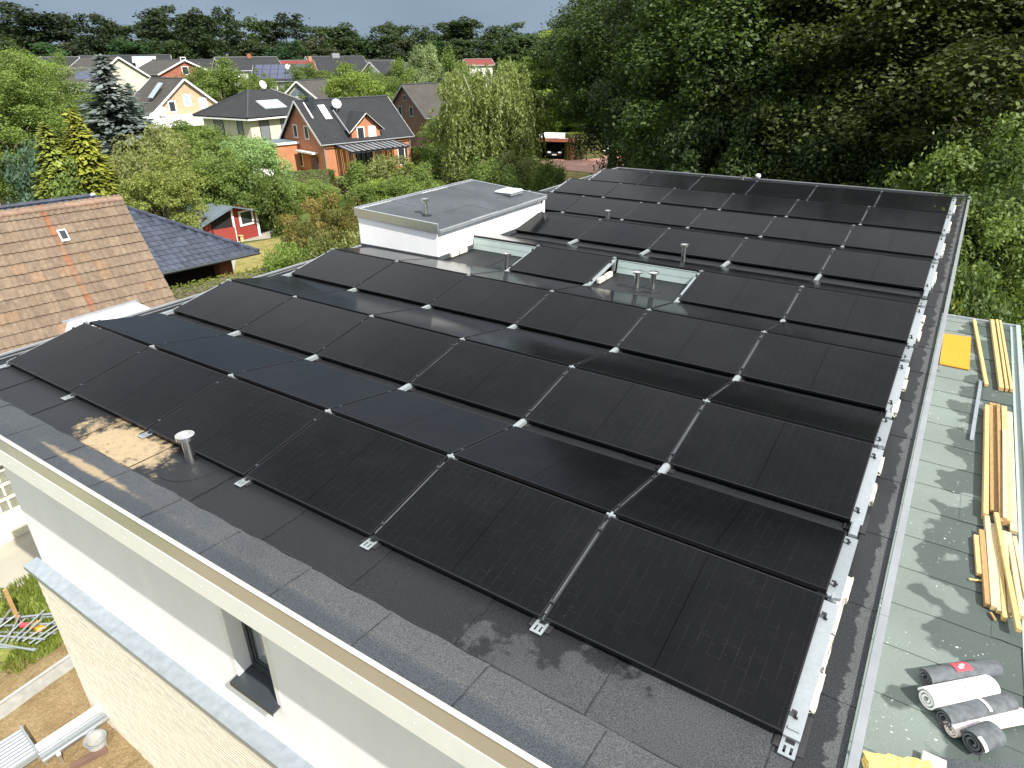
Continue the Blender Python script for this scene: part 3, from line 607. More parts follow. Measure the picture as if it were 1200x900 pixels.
for c in range(7):
    xr = c * PIT + (.035 if c == 6 else 0) - (.035 if c == 0 else 0)
    rl = thing('mounting_rail', ("aluminium mounting rail weighted with pale stones along the open panel ends" if c == 6 else f"aluminium mounting rail with clamps between solar panels, {ORD[7 - c]} rail from the stone-weighted roof side"), 'mounting rail', (xr, 0, 0), 0, 'rails carrying the solar panels')
    for kd, y, cols in rows:
        l, r = (c - 1) in cols, c in cols
        if not (l or r): continue
        mw = (Matrix.Translation((0, y, ZB)) @ Matrix.Rotation(TH, 4, 'X')) if kd == 'F' else (Matrix.Translation((0, y + math.cos(TH) * PW_, ZB)) @ Matrix.Rotation(math.pi, 4, 'Z') @ Matrix.Rotation(TH, 4, 'X'))
        for nm, me in (('support_rail', rail_me), ('module_rail', fin_me)):
            if nm == 'module_rail' and not (l and r): continue
            o = link(nm, me, None, rl); o.matrix_local = mw
        for fy in (.16, PW_ - .16):
            both = l and r
            o = link('clamp', cl_mid if both else cl_end, None, rl)
            flip = Matrix.Identity(4)
            if not both:
                side = 1 if l else -1
                if kd == 'B': side = -side
                flip = Matrix.Translation((-(.035) * side if c in (0, 6) else 0, 0, 0)) @ Matrix.Scale(side, 4, (1, 0, 0))
            o.matrix_local = mw @ Matrix.Translation((0, fy, 0)) @ flip
        if kd == 'F':
            o = link('ridge_bracket', rb_me, None, rl); o.location = (0, y + 1.113 + .035, ZB + HT)
            o = link('rubber_pad', pad_me, None, rl); o.location = (0, y + .10, .004)
        if kd == 'F' and y == 0.:
            o = link('foot_plate', foot_me, None, rl)
            o.location = (0, .03, .008)
        elif kd == 'F':
            prev = max([yy + 1.113 for k2, yy, cc in rows if k2 == 'B' and yy < y] or [0]); gap = y - prev
            a_, b_ = prev - .0, y - .015
            if b_ - a_ > .3: a_ = b_ - .42
            o = link('valley_bracket', vb_me, None, rl); o.location = (0, a_ + .01, .004); o.scale = (1, b_ - a_ + .02, 1)
# wind plates behind the two openings in the fourth tent, and their side triangles
for c, lab in ((3, 'pale sage wind plate closing the tent gap behind the twin vents'), (1, 'pale sage wind plate closing the tent gap beside the white penthouse')):
    x0, x1 = c * PIT + .08, (c + 1) * PIT - .08; y0 = 7.443 + 1.182
    t = thing('wind_plate', lab, 'metal plate', ((x0 + x1) / 2, y0, .0), 0, 'wind plates under the panels')
    hw = (x1 - x0) / 2
    part('lower_sheet', MB().hexa([(-hw, -.075, .008), (hw, -.075, .008), (hw, -.071, .008), (-hw, -.071, .008), (-hw, -.045, .125), (hw, -.045, .125), (hw, -.041, .125), (-hw, -.041, .125)]), 'sage_sheet', t)
    part('upper_sheet', MB().hexa([(-hw, -.052, .119), (hw, -.052, .119), (hw, -.0475, .119), (-hw, -.0475, .119), (-hw, -.022, .246), (hw, -.022, .246), (hw, -.0175, .246), (-hw, -.0175, .246)]), 'sage_sheet', t)
    part('top_fold', MB().box(-hw, hw, -.030, .01, .247, .251), 'sage_sheet', t)
    for s in ((-1,) if c == 3 else (-1,)):
        xx = x0 if s < 0 else x1
        g_ = solo('ballast_block', MB().box(xx - .02, xx + .05, 7.72, 7.98, .01, .10), 'stone_white', f"pale ballast block on the open rail {'beside the twin vents' if c == 3 else 'against the penthouse corner'}, lower of two", 'ballast stone', 'ballast stones on the rails', bevel=.008)
        g_ = solo('ballast_block', MB().box(xx - .02, xx + .05, 8.02, 8.28, .01, .11), 'stone_white', f"pale ballast block on the open rail {'beside the twin vents' if c == 3 else 'against the penthouse corner'}, upper of two", 'ballast stone', 'ballast stones on the rails', bevel=.008)
# pale ballast stones sticking out beside the end rail
ri = 0
for k, y in enumerate(FB):
    segs = [(.30, .62), (.64, .98), (1.0, 1.42), (1.44, 1.72)] if k == 0 else ([(.42, .75), (1.02, 1.33)] if k == 1 else [(.25, .58), (.61, .93), (.98, 1.3)])
    if k == 2: segs = [(-.05, .33), (.75, 1.03), (1.06, 1.42)]
    for j, (a, b) in enumerate(segs):
        x1 = 10.512 + .108 + random.uniform(.0, .022); z1 = .045 + .03 * random.random()
        bm = bmesh.new(); bmesh.ops.create_cube(bm, size=1)
        bmesh.ops.subdivide_edges(bm, edges=bm.edges[:], cuts=3, use_grid_fill=True)
        for v in bm.verts:
            f = 1 if abs(v.co.x) > .45 or abs(v.co.y) > .45 else .4
            v.co.x = v.co.x * (x1 - 10.56) + random.uniform(-.004, .004) * f; v.co.y = v.co.y * (b - a) + random.uniform(-.014, .014) * f; v.co.z = v.co.z * z1 + random.uniform(-.005, .005)
        me = bpy.data.meshes.new('ballast_stone'); bm.to_mesh(me); bm.free()
        o = link('ballast_stone', me, 'stone_white'); o.location = ((x1 + 10.56) / 2, y + (a + b) / 2, .012 + z1 / 2)
        tag(o, f"pale rough ballast stone beside the end rail, {ORD[j + 1]} under the {ORD[k + 1]} front-sloping row", 'ballast stone', 'ballast stones beside the end rail')
# vent pipes
def vent(loc, h, r, capr, label, cap='cup', flash=.0, mat='steel'):
    t = thing('vent_pipe', label, 'vent', loc, 0, 'roof vents')
    part('pipe', MB().lathe([(r, 0), (r, h - .02)], n=20), mat, t, smooth=True)
    if cap == 'cup': part('cap', MB().lathe([(r * .98, h - .055), (capr, h - .045), (capr, h), (capr * .9, h), (capr * .86, h - .03), (.001, h - .022)], n=24), mat, t)
    else: part('cap', MB().lathe([(r * 1.02, h - .03), (capr, h - .03), (capr, h - .005), (.001, h + .008)], n=24), mat, t)
    if flash:
        part('flashing', MB().lathe([(flash, .0045), (flash * .985, .0085), (flash * .93, .0065), (r * 2.4, .010), (r * 1.3, .028), (r * 1.02, .045)], n=32), 'mem_front', t, smooth=True)
    return t
vent((4.49, -.10, .0), .36, .052, .095, 'steel vent pipe with shiny cup cap on the front roof strip', flash=.33)
vent((6.09, 7.80, 0), .35, .05, .098, 'steel vent with mushroom cap in the roof opening, beside the sage plate end', 'flat', flash=.16)
vent((6.36, 7.90, 0), .35, .05, .098, 'steel vent with mushroom cap in the roof opening, nearer the single-panel pair', 'flat', flash=.16)
vent((6.18, 9.95, 0), .38, .046, .085, 'tall steel vent standing in the wide gap behind the wind plate', flash=.12)
vent((3.42, 7.53, 0), .37, .05, .09, 'steel vent pipe at the corner of the opening by the penthouse', flash=.14)
vent((3.20, 12.55, 0), .30, .06, .085, 'squat steel vent peeping up between the far panel rows', 'flat')
vent((4.40, 20.35, 0), .20, .06, .085, 'squat steel vent at the far roof edge under the oaks', 'flat')
vent((.95, 8.05, .735), .37, .05, .09, 'steel vent pipe with cup cap on the penthouse roof', flash=.13)
lamp = thing('wall_lamp', 'small white globe lamp on the far roof edge', 'lamp', (4.80, 20.78, .066))
part('globe', MB().lathe([(.001, .17), (.06, .155), (.09, .11), (.085, .06), (.05, .02)], n=16), 'lamp_white', lamp, smooth=True); part('socket', MB().lathe([(.05, .02), (.04, 0), (.001, 0)], n=12), 'trim', lamp)
sk = thing('skylight', 'pale acrylic dome skylight on the penthouse roof', 'skylight', (1.08, 11.15, .712), 0)
part('curb', MB().box(-.24, .24, -.27, .27, .02, .085), 'trim', sk, bevel=.004)
part('dome', MB().hexa([(-.27, -.30, .0852), (.27, -.30, .0852), (.27, .30, .0852), (-.27, .30, .0852), (-.22, -.25, .135), (.22, -.25, .135), (.22, .25, .135), (-.22, .25, .135)]), 'skylight', sk, bevel=.02)
# white hood beside the roof edge
hd = thing('white_hood', 'white sheet metal hood on the roof edge against the brown tiles', 'hood', (-.95, 2.0, -.30))
part('cover', MB().hexa([(-.58, -.62, .0), (.30, -.45, .0), (.40, .56, .0), (-.35, .62, .0), (-.50, -.55, .20), (.22, -.40, .20), (.32, .50, .27), (-.30, .56, .27)]), 'white_wall', hd, bevel=.01)
part('edge_strip', MB().bar((-.52, -.62, .215), (-.32, .58, .285), .05, .03), 'trim', hd)
part('bracket', MB().box(-.3, .56, -.1, .1, -.09, -.001), 'trim', hd)

# ================================================================== THE LOWER ANNEX ROOF
AZ = -1.8; AL = (12.0, 8.0, ZG)
ann = thing('annex_building', 'lower annex with pale green slated bitumen roof along the roof edge', 'building', AL)
def ap(name, mb, mat, parent=None, **k): return part(name, rebase(mb, AL), mat, parent or ann, **k)
AX0, AX1, AY0, AY1 = 10.56, 12.47, -.6, 14.95
ap('wall', MB().box(AX0, AX1 - .05, AY0 + .1, AY1 - .1, ZG, AZ - .21), 'white_wall')
ap('roof_slab', MB().box(AX0, AX1, AY0, AY1, AZ - .20, AZ - .012), 'concrete')
yy = 2.54 - .71 * 4
while yy < AY1 - .1:
    y1 = min(yy + .71 + .04, AY1 - .04)
    cut = 11.93 + .25 * math.sin(yy * 7) if int(round(yy / .71)) % 3 == 0 else AX1 - .07
    ap('roof_sheet', ripple(MB(), AX0 + .01, cut, yy, y1, AZ - .006, 8, 3, .010, axis=1, wob=.005), 'mem_annex')
    if cut < AX1 - .2: ap('roof_sheet', ripple(MB(), cut - .03, AX1 - .07, yy, y1, AZ - .002, 4, 3, .010, axis=1, wob=.005), 'mem_annex')
    yy += .71
ap('edge_upstand', MB().box(AX1 - .065, AX1 + .02, AY0, AY1 - .05, AZ - .01, AZ + .07).box(AX1 - .16, AX1 - .0655, AY0, AY1 - .05, AZ + .006, AZ + .012), 'sage_sheet', bevel=.004)
ap('edge_upstand', MB().box(AX0 + .3, AX1 + .03, AY1 - .045, AY1 + .03, AZ - .20, AZ + .05), 'zinc', bevel=.004)
# things lying on it
bd = [at(*p, AZ + .03) for p in ((1106, 391), (1138, 395), (1136, 433), (1101, 426))]
solo('formwork_board', MB().hexa([(*bd[3][:2], AZ + .010), (*bd[2][:2], AZ + .010), (*bd[1][:2], AZ + .010), (*bd[0][:2], AZ + .010)] + [(*bd[i][:2], AZ + .034) for i in (3, 2, 1, 0)]), 'board_yellow', 'orange-yellow formwork board lying flat on the green roof', 'board', bevel=.003)
def timber(p0, p1, w_, h_, z0, mat, label):
    a, b = at(*p0, z0 + h_), at(*p1, z0 + h_)
    solo('timber', MB().bar((a[0], a[1], z0 + h_ / 2), (b[0], b[1], z0 + h_ / 2 + .002), w_ * .8, h_), mat, label, 'timber', 'timbers stacked on the green roof', bevel=.004)
zf = AZ + .009
timber((1142, 374), (1156.5, 450), .075, .06, zf, 'wood_fresh', 'single fresh yellow batten lying between the formwork board and the batten bundle')
timber((1163, 374), (1174, 454), .09, .08, zf, 'wood_fresh', 'broad fresh batten of the bundle by the roof end, side towards the single batten')
timber((1168.5, 374), (1180.5, 455), .06, .075, zf, 'wood_fresh', 'narrow middle batten of the bundle by the roof end')
timber((1172.5, 375), (1186, 456), .06, .07, zf, 'wood_fresh', 'outer batten of the bundle by the roof end, towards the outer upstand')
zz = lambda x, y: (1120 + x / 3.2125, 460 + y / 3.2125)
timber(zz(119, 45), zz(114, 455), .075, .10, zf, 'wood_fresh', 'fresh yellow plank edging the long plank stack, towards the metal strip')
timber(zz(140, 38), zz(147, 445), .13, .05, zf, 'wood_brown', 'brown weathered plank lying low inside the long plank stack')
timber(zz(161, 42), zz(172, 485), .06, .10, zf, 'wood_brown', 'brown upright plank in the middle of the long plank stack')
timber(zz(183, 50), zz(195, 480), .10, .10, zf, 'wood_fresh', 'thick fresh plank topping the long plank stack')
timber(zz(203, 72), zz(219, 520), .10, .06, zf, 'wood_pale', 'pale plank on the outer side of the long plank stack')
timber(zz(184, 140), zz(188, 470), .07, .03, zf + .102, 'wood_pale', 'thin pale lath lying on top of the thick plank')
timber(zz(78, 535), zz(90, 680), .07, .05, zf, 'wood_fresh', 'short plank end beside the loose lath pile, nearest the roof step')
timber(zz(98, 515), zz(123, 795), .08, .06, zf, 'wood_brown', 'brown lath on the inner side of the loose lath pile')
timber(zz(119, 462), zz(146, 805), .075, .07, zf, 'wood_pale', 'pale lath with a clean face in the loose lath pile')
timber(zz(140, 492), zz(166, 820), .06, .06, zf, 'wood_pale', 'pale narrow lath tucked mid pile among the loose laths')
timber(zz(158, 500), zz(186, 845), .06, .07, zf, 'wood_fresh', 'yellow lath reaching the ragged front of the loose lath pile')
timber(zz(185, 520), zz(206, 830), .06, .06, zf, 'wood_pale', 'near-white lath behind the crossing lath in the loose pile')
timber(zz(153, 450), zz(240, 890), .065, .05, zf + .072, 'wood_fresh', 'long fresh lath lying across the top of the loose lath pile')
timber(zz(200, 525), zz(252, 840), .07, .06, zf, 'wood_pale', 'pale lath on the outer side of the loose lath pile')
timber(zz(222, 540), zz(268, 770), .06, .05, zf, 'wood_pale', 'outermost pale lath beside the roof upstand')
timber(zz(50, 700), zz(104, 708), .03, .02, zf, 'wood_fresh', 'small splintered offcut poking out of the lath pile')
timber(zz(132, 825), zz(150, 855), .03, .025, zf, 'wood_brown', 'tiny brown offcut at the foot of the lath pile')
a, b = at(1150, 446, AZ + .03), at(1139, 515, AZ + .03)
solo('metal_strip', MB().bar((a[0], a[1], AZ + .018), (b[0], b[1], AZ + .018), .05, .018).bar((a[0] - .03, a[1], AZ + .03), (b[0] - .03, b[1], AZ + .03), .006, .04), 'zinc', 'folded grey metal strip lying on the green roof', 'metal strip')
rz8 = lambda x, y: (960 + x / 4.5, 700 + y / 4.5)
def roll(p0, p1, r, flat, mat, label, zc=None, wraps=1, stripe=None, inner='bitumen_roll'):
    zc = zf + r * flat if zc is None else zc
    a, b = at(*p0, zc), at(*p1, zc); d = b - a; ln = np.linalg.norm(d[:2]); ang = math.atan2(d[1], d[0])
    t = thing('bitumen_roll', label, 'roll', ((a[0] + b[0]) / 2, (a[1] + b[1]) / 2, zc - r * flat), ang, 'rolls lying on the green roof')
    n = 28; vs = []; fs = []
    # spiral sheet seen at the ends
    turns = 2.6; m = 64; th = r / turns * .42
    for e in (-1, 1):
        for i in range(m + 1):
            ph = i / m * turns * 2 * math.pi; rr = r * (1 - .72 * i / m)
            for q_ in (rr, max(rr - th, .004)): vs.append((e * ln / 2 + (.012 * math.sin(ph) if i else 0), q_ * math.cos(ph), r * flat + q_ * math.sin(ph) * flat))
    st = 2 * (m + 1)
    for i in range(m):
        k = 2 * i
        fs += [(k, k + 1, k + 3, k + 2), (st + k, st + k + 2, st + k + 3, st + k + 1), (k, k + 2, st + k + 2, st + k), (k + 1, st + k + 1, st + k + 3, k + 3)]
    part('sheet', MB().add(vs, fs), mat, t, smooth=False)
    if stripe:
        for (x0, x1, m2, a0, a1) in stripe:
            vv = []; ff = []; kk = 8
            for i in range(kk + 1):
                ph = a0 + (a1 - a0) * i / kk
                for x in (x0, x1): vv.append((x * ln / 2, (r + .0025) * math.cos(ph), r * flat + (r + .0025) * math.sin(ph) * flat))
            for i in range(kk): ff.append((2 * i, 2 * i + 1, 2 * i + 3, 2 * i + 2))
            part('printed_label', MB().add(vv, ff), m2, t)
    return t
pi = math.pi
roll(rz8(560, 425), rz8(930, 372), .105, .72, 'bitumen_roll', 'dark bitumen roll with a red label, farthest of the rolls from the wool', stripe=[(-.22, .22, 'red_print', pi * .62, pi * .22), (-.10, .02, 'white_print', pi * .52, pi * .44), (-.02, .10, 'white_print', pi * .44, pi * .36)])
roll(rz8(565, 538), rz8(905, 470), .12, .80, 'paper_white', 'white wrapped roll between two dark bitumen rolls', stripe=[(.06, .16, 'violet_print', pi * .62, pi * .48), (.10, .20, 'violet_print', pi * .46, pi * .36)])
roll(rz8(655, 640), rz8(1005, 555), .10, .82, 'bitumen_roll', 'dark bitumen roll with a pale tape band beside the white roll', stripe=[(.14, .22, 'white_print', pi * .75, pi * .25)])
roll(rz8(690, 700), rz8(1085, 625), .085, .62, 'paper_cream', 'torn cream paper-wrapped roll poking out past the short dark roll', stripe=[(-.6, -.45, 'violet_print', pi * .7, pi * .4), (.2, .5, 'violet_print', pi * .3, pi * .1)])
roll(rz8(805, 768), rz8(925, 722), .125, .82, 'bitumen_roll', 'short thick dark bitumen roll with a pale rim, nearest the yellow wool', stripe=[(-.98, -.72, 'white_print', pi * .9, pi * .55)])
# yellow mineral wool and scraps at the near end
wa, wb = at(1013, 882, AZ + .11), at(1088, 893, AZ + .11)
bm = bmesh.new(); bmesh.ops.create_cube(bm, size=1); bmesh.ops.subdivide_edges(bm, edges=bm.edges[:], cuts=9, use_grid_fill=True)
dv = (wb - wa); ln = np.linalg.norm(dv[:2])
for v in bm.verts: v.co = Vector((v.co.x * ln + random.uniform(-.015, .015), v.co.y * .5 + random.uniform(-.015, .015), v.co.z * .10 + random.uniform(-.012, .012)))
me = bpy.data.meshes.new('wool'); bm.to_mesh(me); bm.free()
o = link('insulation_slab', me, 'wool'); an = math.atan2(dv[1], dv[0]); o.rotation_euler = (0, 0, an)
cxy = (wa + wb) / 2 + np.array([math.sin(an), -math.cos(an), 0]) * .25; o.location = (cxy[0], cxy[1], AZ + .075)
tag(o, 'ragged yellow mineral wool slab at the near end of the green roof', 'insulation')
p = at(1092, 897, AZ + .02); solo('concrete_offcut', MB().box(p[0] - .09, p[0] + .10, p[1] - .25, p[1] + .08, zf + .002, zf + .06), 'concrete', 'small grey slab offcut next to the yellow wool', 'slab', bevel=.006)
p0, p1 = at(1105, 889, AZ), at(1205, 899, AZ)
solo('membrane_offcut', MB().hexa([(p0[0], p0[1] - .6, zf + .001), (p1[0] + .1, p1[1] - .6, zf + .001), (p1[0], p1[1], zf + .001), (p0[0], p0[1], zf + .001), (p0[0], p0[1] - .6, zf + .007), (p1[0] + .1, p1[1] - .6, zf + .007), (p1[0], p1[1], zf + .007), (p0[0], p0[1], zf + .007)]), 'mem_pent', 'dark strip of bitumen sheet across the near end of the green roof', 'membrane')

# ================================================================== HOUSES
def slope(parent, name, a, b, c, d, th, mat):                # a-b along the eave, c-d along the ridge; uv in metres
    a, b, c, d = [np.array(p, float) for p in (a, b, c, d)]
    n = np.cross(b - a, d - a); n /= np.linalg.norm(n); n = n if n[2] > 0 else -n
    lo = [p - n * th for p in (a, b, c, d)]
    mb = MB().add([*lo, a, b, c, d], [(0, 3, 2, 1), (4, 5, 6, 7), (0, 1, 5, 4), (1, 2, 6, 5), (2, 3, 7, 6), (3, 0, 4, 7)])
    me = mb.mesh(name); uv = me.uv_layers.new(name='UVMap'); ux = (b - a) / np.linalg.norm(b - a); uy = np.cross(n, ux)
    for lp in me.loops:
        p = np.array(me.vertices[lp.vertex_index].co) - a; uv.data[lp.index].uv = (p @ ux, p @ uy)
    return link(name, me, mat, parent)
def window(parent, face, u, z, w_, h_, hw, hl, fm='white_pvc', pmt='dark_glass', fr=.09, name='window'):
    # face: 'f' (y=-hw), 'b' (y=+hw), 'l' (x=-hl), 'r' (x=+hl)
    def tr(mb):
        out = []
        for x, y, zz in mb.v:                             # x along the wall, y outwards, z up
            if face == 'f': out.append((u + x, -hw - y, zz))
            elif face == 'b': out.append((u - x, hw + y, zz))
            elif face == 'l': out.append((-hl - y, u - x, zz))
            else: out.append((hl + y, u + x, zz))
        mb.v = out; return mb
    a = w_ / 2
    f = part(name, tr(MB().box(-a, a, .003, .05, z, z + fr).box(-a, a, .003, .05, z + h_ - fr, z + h_).box(-a, -a + fr, .003, .05, z + fr + .001, z + h_ - fr - .001).box(a - fr, a, .003, .05, z + fr + .001, z + h_ - fr - .001)), fm, parent)
    part('pane', tr(MB().box(-a + fr, a - fr, .004, .02, z + fr, z + h_ - fr)), pmt, f)
    return f
def gable_house(name, label, loc, rz, Ln, Wd, eave, ridge, wall, roof, ov=.35, group=None, verge='white_paint'):
    t = thing(name, label, 'house', loc, rz, group); hl, hw = Ln / 2, Wd / 2
    sl = (ridge - eave) / hw
    w_ = MB(); w_.add([(-hl, -hw, -.3), (hl, -hw, -.3), (hl, hw, -.3), (-hl, hw, -.3), (-hl, -hw, eave), (hl, -hw, eave), (hl, hw, eave), (-hl, hw, eave), (-hl, 0, ridge - .05), (hl, 0, ridge - .05)],
                      [(0, 1, 5, 4), (2, 3, 7, 6), (1, 2, 6, 9, 5), (3, 0, 4, 8, 7), (4, 5, 9, 8), (6, 7, 8, 9)])
    part('wall', w_, wall, t)
    e = eave - ov * sl; y = hw + ov
    slope(t, 'roof_slope', (-hl - ov, -y, e + .14), (hl + ov, -y, e + .14), (hl + ov, -.004, ridge + .14), (-hl - ov, -.004, ridge + .14), .13, roof)
    slope(t, 'roof_slope', (hl + ov, y, e + .14), (-hl - ov, y, e + .14), (-hl - ov, .004, ridge + .14), (hl + ov, .004, ridge + .14), .13, roof)
    if verge:
        for sx_ in (-1, 1):
            for sy in (-1, 1): part('verge_board', MB().bar((sx_ * (hl + ov + .012), sy * y, e + .05), (sx_ * (hl + ov + .012), sy * .02, ridge + .05), .02, .20), verge, t)
    for sy in (-1, 1): part('gutter', MB().tube([(-hl - ov, sy * (y + .05), e + .06), (hl + ov, sy * (y + .05), e + .06)], [.06, .06], 6), 'trim', t)
    part('ridge_cap', MB().tube([(-hl - ov, 0, ridge + .15), (hl + ov, 0, ridge + .15)], [.09, .09], 6), roof if not isinstance(roof, str) else 'anthracite', t)
    return t
def dish(parent, p, r, face, name='satellite_dish'):
    d = np.array(face, float); d /= np.linalg.norm(d); a = np.cross(d, (0, 0, 1)); a /= np.linalg.norm(a); b = np.cross(a, d); vs = []; fs = []
    for q_, dep in ((.02, .0), (.55, .05), (1., .18)):
        for k in range(16): vs.append(tuple(np.array(p) + r * q_ * (math.cos(k * pi / 8) * a + math.sin(k * pi / 8) * b) + d * dep * r))
    for i in range(2):
        for k in range(16): fs.append((i * 16 + k, i * 16 + (k + 1) % 16, (i + 1) * 16 + (k + 1) % 16, (i + 1) * 16 + k))
    o = part(name, MB().add(vs, fs).tube([tuple(np.array(p) - d * .02), tuple(np.array(p) - d * .15 - np.array((0, 0, r * 1.3)))], [.04, .04], 6), 'white_pvc', parent); return o

# ---- the orange brick house
K = at(383, 208); ang = math.atan2(.9718, .236); a_ = np.array([.236, .9718, 0]); n_ = np.array([-.9718, .236, 0])
oc = K + a_ * 4.95 + n_ * 4.0
oh = gable_house('brick_house', 'orange brick house with dark tiled roof, gabled dormer and pergola', oc, ang, 9.9, 8.0, 3.2, 6.55, 'brick_orange', 'roof_dark', .35)
hl, hw = 4.95, 4.0
for (u, z, w_, h_) in ((-1.15, 3.25, .85, 1.25), (1.15, 3.25, .85, 1.25)): window(oh, 'l', u, z, w_, h_, hw, hl)
window(oh, 'l', .9, .55, 1.0, 1.4, hw, hl); window(oh, 'f', 3.8, .25, .9, 2.0, hw, hl); window(oh, 'f', -.6, .2, 2.2, 2.0, hw, hl)
d_ = part('dormer', MB().add([(-1.75, -4.02, 3.0), (1.45, -4.02, 3.0), (1.45, -4.02, 4.15), (-.15, -4.02, 5.45), (-1.75, -4.02, 4.15), (-1.75, -1.0, 3.0), (1.45, -1.0, 3.0), (1.45, -1.0, 4.15), (-.15, -1.0, 5.45), (-1.75, -1.0, 4.15)],
                              [(0, 1, 2, 3, 4), (1, 6, 7, 2), (0, 4, 9, 5), (5, 9, 8, 7, 6)]), 'brick_orange', oh)
slope(d_, 'dormer_roof', (-2.05, -4.35, 3.98), (-2.05, -1.3, 3.98), (-.152, -.9, 5.60), (-.152, -4.35, 5.60), .09, 'roof_dark')
slope(d_, 'dormer_roof', (1.75, -1.3, 3.98), (1.75, -4.35, 3.98), (-.148, -4.35, 5.60), (-.148, -.9, 5.60), .09, 'roof_dark')
for sx_ in (-1, 1): part('dormer_verge', MB().bar((-.15 + sx_ * 1.92, -4.365, 3.9), (-.15 + sx_ * .02, -4.365, 5.5), .02, .20, up=(0, 1, .01)), 'white_paint', d_)
for u, pmt in ((-.75, 'dark_glass'), (.55, 'white_pvc')): window(oh, 'f', u, 3.15, .85, 1.15, hw + .02, hl, pmt=pmt)
part('dormer_flashing', MB().bar((-2.12, -4.3, 3.75), (-2.12, -1.6, 5.75), .10, .10), 'trim', oh)
ext = part('extension', MB().box(-7.4, -4.952, .9, 4.3, -.3, 2.75), 'brick_orange', oh)
part('roof_edge', MB().box(-7.6, -4.955, .7, 4.5, 2.751, 2.95), 'white_paint', ext); part('flat_roof', MB().box(-7.5, -4.96, .8, 4.4, 2.951, 2.97), 'felt_grey', ext)
part('door', MB().box(-7.43, -7.401, 1.8, 2.9, 0, 2.05), 'white_pvc', ext)
part('door_canopy', MB().box(-5.6, -4.952, -2.9, .5, 2.05, 2.2), 'white_paint', oh)
part('arched_gate', MB().box(-5.1, -4.952, -2.7, -1.5, .0, 1.7), 'anthracite', oh)
pg = thing('pergola', 'dark slatted pergola in front of the orange brick house', 'pergola', tuple(oc), ang)
for px_ in (-3.6, -.6, 2.6): part('post', MB().box(px_ - .07, px_ + .07, -6.75, -6.6, 0, 2.25), 'anthracite', pg)
part('beam', MB().box(-3.8, 2.9, -6.78, -6.62, 2.26, 2.42), 'anthracite', pg); part('beam', MB().box(-3.8, 2.9, -4.2, -4.06, 2.62, 2.78), 'anthracite', pg)
for k in range(12):
    x = -3.7 + k * .59; part('rafter', MB().bar((x, -6.95, 2.48), (x, -4.1, 2.86), .14, .08), 'anthracite', pg)
for k in range(11):
    x = -3.7 + k * .59 + .295; part('glazing', MB().bar((x, -6.9, 2.475), (x, -4.12, 2.845), .36, .012), 'shutter', pg)
part('chimney', MB().box(-4.3, -3.7, -1.0, -.4, 5.2, 7.0), 'anthracite', oh); part('chimney_flashing', MB().bar((-4.55, -2.0, 5.17), (-4.45, -.3, 6.5), .12, .10), 'white_paint', oh)
part('roof_window', MB().bar((-2.9, -2.1, 5.03), (-2.9, -.7, 6.20), .7, .10), 'white_pvc', oh)
dish(oh, (-1.6, -1.5, 6.30), .46, (-.2, -1, .5))
part('downpipe', MB().tube([(-4.9, -4.1, 0), (-4.9, -4.1, 3.1)], [.06, .06], 6), 'trim', oh); part('downpipe', MB().tube([(4.9, -4.1, 0), (4.9, -4.1, 3.1)], [.06, .06], 6), 'trim', oh)

# ---- hip roofed cream house behind it
def hip_roof(t, hl, hw, eave, rise, ridge_half, ov, roof):
    e = [(-hl - ov, -hw - ov, eave), (hl + ov, -hw - ov, eave), (hl + ov, hw + ov, eave), (-hl - ov, hw + ov, eave)]; r0, r1 = (-ridge_half, 0, eave + rise), (ridge_half, 0, eave + rise)
    def tri(nm, pts):
        pts = [np.array(p, float) for p in pts]; n = np.cross(pts[1] - pts[0], pts[2] - pts[0]); n /= np.linalg.norm(n)
        k = len(pts); mb = MB().add([*(p - n * .14 for p in pts), *pts], [tuple(range(k - 1, -1, -1)), tuple(range(k, 2 * k))] + [(i, (i + 1) % k, k + (i + 1) % k, k + i) for i in range(k)])
        me = mb.mesh(nm); uv = me.uv_layers.new(name='UVMap'); ux = (pts[1] - pts[0]) / np.linalg.norm(pts[1] - pts[0]); uy = np.cross(n, ux)
        for lp in me.loops:
            q_ = np.array(me.vertices[lp.vertex_index].co) - pts[0]; uv.data[lp.index].uv = (q_ @ ux, q_ @ uy)
        return link(nm, me, roof, t)
    tri('roof_slope', [e[0], e[1], r1, r0]); tri('roof_slope', [e[1], e[2], r1]); tri('roof_slope', [e[2], e[3], r0, r1]); tri('roof_slope', [e[3], e[0], r0])
    for a, b in ((e[0], r0), (e[1], r1), (e[2], r1), (e[3], r0)): part('hip_cap', MB().tube([a, b], [.10, .10], 6), 'anthracite', t)
    part('eave_board', MB().box(-hl - ov + .02, hl + ov - .02, -hw - ov + .02, hw + ov - .02, eave - .30, eave - .145), 'white_paint', t)
def facing(u): d = along(u, 1) - CL; return math.atan2(d[1], d[0])                 # viewing direction in plan
dd = 84; ez = zat(304, 137, dd)
cc_ = along(298, dd + 5)
ch = thing('hip_roof_house', 'cream rendered house with dark hipped roof and flat solar collector', 'house', cc_, facing(304) - pi / 2 + rad(38))
hh = ez - ZG; part('wall', MB().box(-5.2, 5.2, -4.2, 4.2, -.3, hh), 'cream_wall', ch)
hip_roof(ch, 5.2, 4.2, hh + .1, 2.5, 1.6, .75, 'roof_dark')
for u, w_ in ((-3.4, 1.3), (-.9, .5), (2.8, 1.6)): window(ch, 'f', u, hh - 2.35, w_, 2.1, 4.2, 5.2, 'anthracite', 'shutter', .06)
for u, w_ in ((-1.4, 2.6), (2.6, 1.0)): window(ch, 'r', u, hh - 2.35, w_, 2.1, 4.2, 5.2, 'anthracite', 'shutter', .06)
